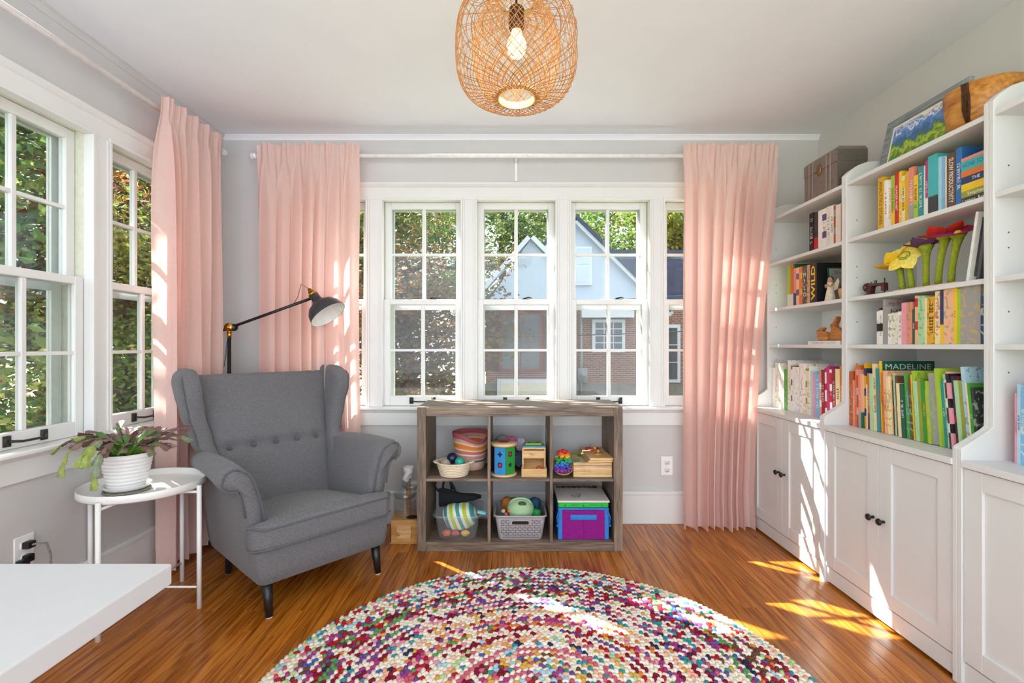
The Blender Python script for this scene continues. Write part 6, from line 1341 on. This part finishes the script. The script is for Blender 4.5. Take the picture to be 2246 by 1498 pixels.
# grey woven-look plastic basket with toys
BX, BYc = 0.046, 2.755
PLG = mat('#a9a3a6', 0.5, vary=0.05, key='greyplastic')
g = tag(empty('plastic_basket', (BX, BYc, ZB0)), 'grey plastic basket with a woven pattern and handle slots', 'basket')
w0, w1, d0, d1, bh = 0.24, 0.28, 0.22, 0.25, 0.135
def wall(front):
    m = S(); R = []
    for t in (0, 0.05, 0.5, 0.9, 1.0): R.append([(a, b, bh * t) for a, b in rr((w0 + (w1 - w0) * t) * (0.97 if t == 0 else 1), (d0 + (d1 - d0) * t) * (0.97 if t == 0 else 1), 0.025, 5)])
    return R
m = S(); m.loft(wall(1), caps=False); m.add(wall(1)[0], [tuple(range(24))[::-1]]); m.build('basket_wall', PLG, g)
m = S(); m.loft([[(a, b, bh + dz) for a, b in rr(w1 + e, d1 + e, 0.025 + e / 2, 5)] for e, dz in ((-0.002, 0.0), (0.004, 0.003), (0.014, 0.003), (0.016, -0.006), (0.010, -0.006))], caps=False); m.build('rim', PLG, g)
m = MB(); yf = lambda z: -(d0 + (d1 - d0) * z / bh) / 2 - 0.0012
SLIT = mat('#3a3538', 0.8, key='slit')
for j in range(8):
    for i in range(17):
        x = -0.104 + 0.013 * i; z = 0.014 + 0.0135 * j
        if abs(x) < 0.056 and 0.082 < z < 0.112: continue
        if abs(x) > (w0 + (w1 - w0) * z / bh) / 2 - 0.022: continue
        y = yf(z); a = 0.0036; s_ = 1 if (i + j) % 2 else -1
        m.add([(x - a, y, z - a * s_), (x + a, y, z - a * s_), (x, y - 0.0002, z + a * s_)], [(0, 1, 2)]); m.add([(x + 0.0065 - a * 0.5, y, z + a * s_), (x + 0.0065 + a * 0.5, y, z + a * s_), (x + 0.0065, y - 0.0002, z - a * s_)], [(0, 1, 2)])
o = m.build('woven_slits', SLIT, g); o['kind'] = 'stuff'
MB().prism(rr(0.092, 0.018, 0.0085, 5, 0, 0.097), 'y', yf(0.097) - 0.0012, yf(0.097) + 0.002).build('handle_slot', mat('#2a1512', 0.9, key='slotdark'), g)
m = S(); m.tube([(a, yf(0.097) - 0.001, b) for a, b in rr(0.096, 0.022, 0.0105, 6, 0, 0.097)], 0.002, 6, closed=True); m.build('slot_rim', PLG, g)
g = tag(empty('green_nesting_ball', (BX + 0.002, 2.74, ZB0 + 0.137)), 'large pale green toy ball with an oval opening in the grey basket', 'toy')
GB = mat('#a9c99c', 0.85, vary=0.12, scale=260.0, bump=0.4, key='palegreen')
S().ball((0, 0, 0), 0.077, 32, 20, (1.02, 1, 0.86)).build('shell', GB, g)
Mo = Matrix.Rotation(math.radians(48), 4, 'X') @ Matrix.Rotation(math.radians(8), 4, 'Y')
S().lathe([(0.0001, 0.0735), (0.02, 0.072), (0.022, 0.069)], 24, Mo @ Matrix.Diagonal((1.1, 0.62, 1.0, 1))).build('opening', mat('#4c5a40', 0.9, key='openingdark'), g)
m = S(); m.tube([(0.062 * math.cos(math.radians(a)), -0.012 - 0.05 * math.sin(math.radians(a)) * 0.3, 0.03 + 0.040 * math.sin(math.radians(a))) for a in range(0, 181, 15)], 0.006, 8); m.build('ridge', GB, g)
for (x, y, z, r3, c, nm) in ((-0.075, 2.80, 0.145, (0.034, 0.03, 0.04), '#b0692a', 'brown plush toy in the grey basket'), (0.088, 2.81, 0.135, (0.036, 0.03, 0.045), '#24506a', 'dark blue toy at the back of the grey basket'), (0.092, 2.715, 0.125, (0.026, 0.03, 0.02), '#1f8f4a', 'green toy at the near corner of the grey basket'), (-0.02, 2.845, 0.14, (0.06, 0.02, 0.03), '#7a4a24', 'brown cloth at the back of the grey basket')):
    lump('soft_toy', (BX + x, y, ZB0 + z), r3, mat(c, 0.9, vary=0.25, scale=90.0, bump=0.4, key='sf' + c), nm, 'toy', 'toys in the grey basket', seed=int(abs(x) * 1000), amp=0.15)
for (x, c, nm) in ((-0.095, '#cdb890', 'cream bead in the grey basket'), (-0.062, '#d8703a', 'orange bead in the grey basket'), (-0.08, '#c86a7a', 'pink bead in the grey basket')):
    o = tag(S().ball((0, 0, 0), 0.012, 14, 10).build('wooden_bead', mat(c, 0.5, key='bead' + c), loc=(BX + x, 2.70 if 'pink' not in nm else 2.69, ZB0 + (0.138 if 'pink' not in nm else 0.122))), nm, 'bead', 'beads in the grey basket')
# purple fabric bin with board game on top
g = tag(empty('fabric_bin', (0.392, 2.77, ZB0)), 'purple and blue fabric bin with a blue strap handle', 'bin')
PUR = fabric('purple_canvas', '#7a1470', '#96208a', 500.0, 0.9, 0.2); BLU = mat('#2a78c8', 0.7, vary=0.1, scale=90.0, key='binblue'); GRN = mat('#1fae3f', 0.6, key='bingreen')
MB().box(-0.128, 0.128, -0.13, 0.13, 0, 0.165).build('bin_body', PUR, g, bevel=0.008, seg=3)
for s_ in (-1, 1):
    MB().box(s_ * 0.128 - 0.012, s_ * 0.128 + 0.012, -0.134, 0.134, 0.002, 0.166).build('side_band', BLU, g, bevel=0.005)
    S().tube([(s_ * 0.135, -0.13, 0.16), (s_ * 0.146, -0.137, 0.13), (s_ * 0.144, -0.139, 0.09), (s_ * 0.136, -0.14, 0.13), (s_ * 0.132, -0.138, 0.158)], 0.003, 6).ball((s_ * 0.144, -0.141, 0.083), 0.006, 8, 6).build('cord_loop', BLU, g)
MB().box(-0.14, 0.14, -0.136, 0.134, 0.166, 0.176).build('rim_band', BLU, g, bevel=0.003)
S().prism([(-0.072, 0.112), (0.072, 0.112), (0.072, 0.14), (-0.072, 0.14)], 'y', -0.137, -0.1305).build('strap_handle', BLU, g, bevel=0.002)
MB().box(-0.001, 0.001, -0.1312, -0.13, 0.01, 0.11).build('seam', mat('#5a0f55', 0.9, key='seampur'), g)
g = tag(empty('green_case', (0.392, 2.77, ZB0 + 0.1765)), 'flat bright green plastic case between the bin and the game box', 'case')
MB().box(-0.138, 0.138, -0.132, 0.13, 0, 0.032).build('case_body', GRN, g, bevel=0.006, seg=2)
for x in (-0.045, 0.055): MB().box(x - 0.022, x + 0.022, -0.1335, -0.1322, 0.014, 0.019).build('latch', mat('#128a30', 0.5, key='latchgreen'), g)
for x in (-0.1, 0.0, 0.1): S().cyl((x, -0.1325, 0.014), (x, -0.134, 0.014), 0.005, n=12).build('rivet', mat('#128a30', 0.5, key='latchgreen'), g)
g = tag(empty('game_box', (0.392, 2.775, ZB0 + 0.2088)), 'white game box with red and brown print lying on the green case', 'box')
MB().box(-0.142, 0.142, -0.145, 0.145, 0, 0.010).build('box_lid', mat('#d9d3cc', 0.6, vary=0.04, key='gamebox'), g, bevel=0.001)
rd = random.Random(2)
for k in range(8):
    x = -0.115 + 0.031 * k; c = ['#a03a2a', '#5a3a2e', '#8a4a32', '#3a2a28'][k % 4]
    MB().prism([(x - 0.016, 0.095 + rd.uniform(-.006, .006)), (x + 0.012, 0.088 + rd.uniform(-.006, .006)), (x + 0.018, 0.128 + rd.uniform(-.006, .006)), (x - 0.010, 0.136)], 'z', 0.0101, 0.0106).build('print_patch', mat(c, 0.6, key='gp' + c), g)
for k, (tx, y) in enumerate((('ANIMAL', 0.02), ('MATCHING', -0.0), ('GAME', -0.02))): print_marks('print_line', 0.012 * len(tx), 0.018, TXT['black'], g, Matrix.Translation((-0.03 + y, -0.05, 0.0107)) @ Matrix.Rotation(math.radians(72), 4, 'Z'), k)
# wooden box with clear marble chute beside the shelf
g = tag(empty('marble_machine', (-0.605, 2.79, 0)), 'wooden box toy with a clear marble chute beside the cube shelf', 'toy')
MB().box(-0.082, 0.082, -0.085, 0.085, 0.0, 0.008).build('foot_board', OAKTOY, g, bevel=0.002)
MB().box(-0.076, 0.076, -0.08, 0.08, 0.008, 0.125).build('box_body', OAKTOY, g, bevel=0.001)
MB().box(-0.08, 0.08, -0.083, 0.083, 0.125, 0.133).build('top_board', OAKTOY, g, bevel=0.002)
d = MB().box(-0.044, 0.036, -0.0835, -0.0805, 0.03, 0.105).build('hatch', PINE, g, bevel=0.001)
S().lathe([(0.0001, 0.0), (0.004, 0.0), (0.004, 0.006), (0.009, 0.01), (0.009, 0.014), (0.0001, 0.016)], 16, Matrix.Translation((-0.03, -0.0835, 0.06)) @ Matrix.Rotation(PI / 2, 4, 'X')).build('knob', OAKTOY, d)
for z in (0.045, 0.092): S().cyl((0.037, -0.0842, z - 0.007), (0.037, -0.0842, z + 0.007), 0.0025, n=8).build('hinge', BRASS, d)
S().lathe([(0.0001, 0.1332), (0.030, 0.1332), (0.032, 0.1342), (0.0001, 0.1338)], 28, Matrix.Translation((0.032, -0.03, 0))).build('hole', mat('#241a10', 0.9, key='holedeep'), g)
S().cyl((0.0, 0.02, 0.133), (0.0, 0.02, 0.30), 0.013, n=16).build('post', OAKTOY, g)
S().lathe([(0.0145, 0.22), (0.0145, 0.345)], 20, Matrix.Translation((0, 0.02, 0))).build('chute_tube', TOYCLEAR, g)
S().lathe([(0.018, 0.345), (0.022, 0.36), (0.028, 0.385), (0.031, 0.41), (0.0285, 0.41), (0.026, 0.386), (0.02, 0.36), (0.016, 0.346)], 24, Matrix.Translation((0.0, 0.02, 0))).build('funnel', mat('#e6e6e6', 0.3, key='funnelwhite'), g)
S().tube([(0.016, 0.01, 0.385), (0.0, -0.012, 0.372), (-0.018, -0.01, 0.352), (-0.006, 0.004, 0.336)], 0.015, 12, caps=False).build('elbow', mat('#dcdcdc', 0.3, key='elbowwhite'), g)
S().lathe([(0.05, 0.225), (0.062, 0.235), (0.066, 0.262), (0.064, 0.262), (0.060, 0.237), (0.016, 0.226)], 32, Matrix.Translation((-0.02, 0.02, 0))).build('lower_dish', TOYCLEAR, g)
S().lathe([(0.03, 0.29), (0.055, 0.293), (0.062, 0.312), (0.060, 0.312), (0.053, 0.295), (0.016, 0.291)], 32, Matrix.Translation((0.022, 0.02, 0))).build('upper_dish', TOYCLEAR, g)
S().lathe([(0.062, 0.134), (0.064, 0.222)], 32, Matrix.Translation((-0.02, 0.02, 0))).build('cylinder_guard', TOYCLEAR, g)
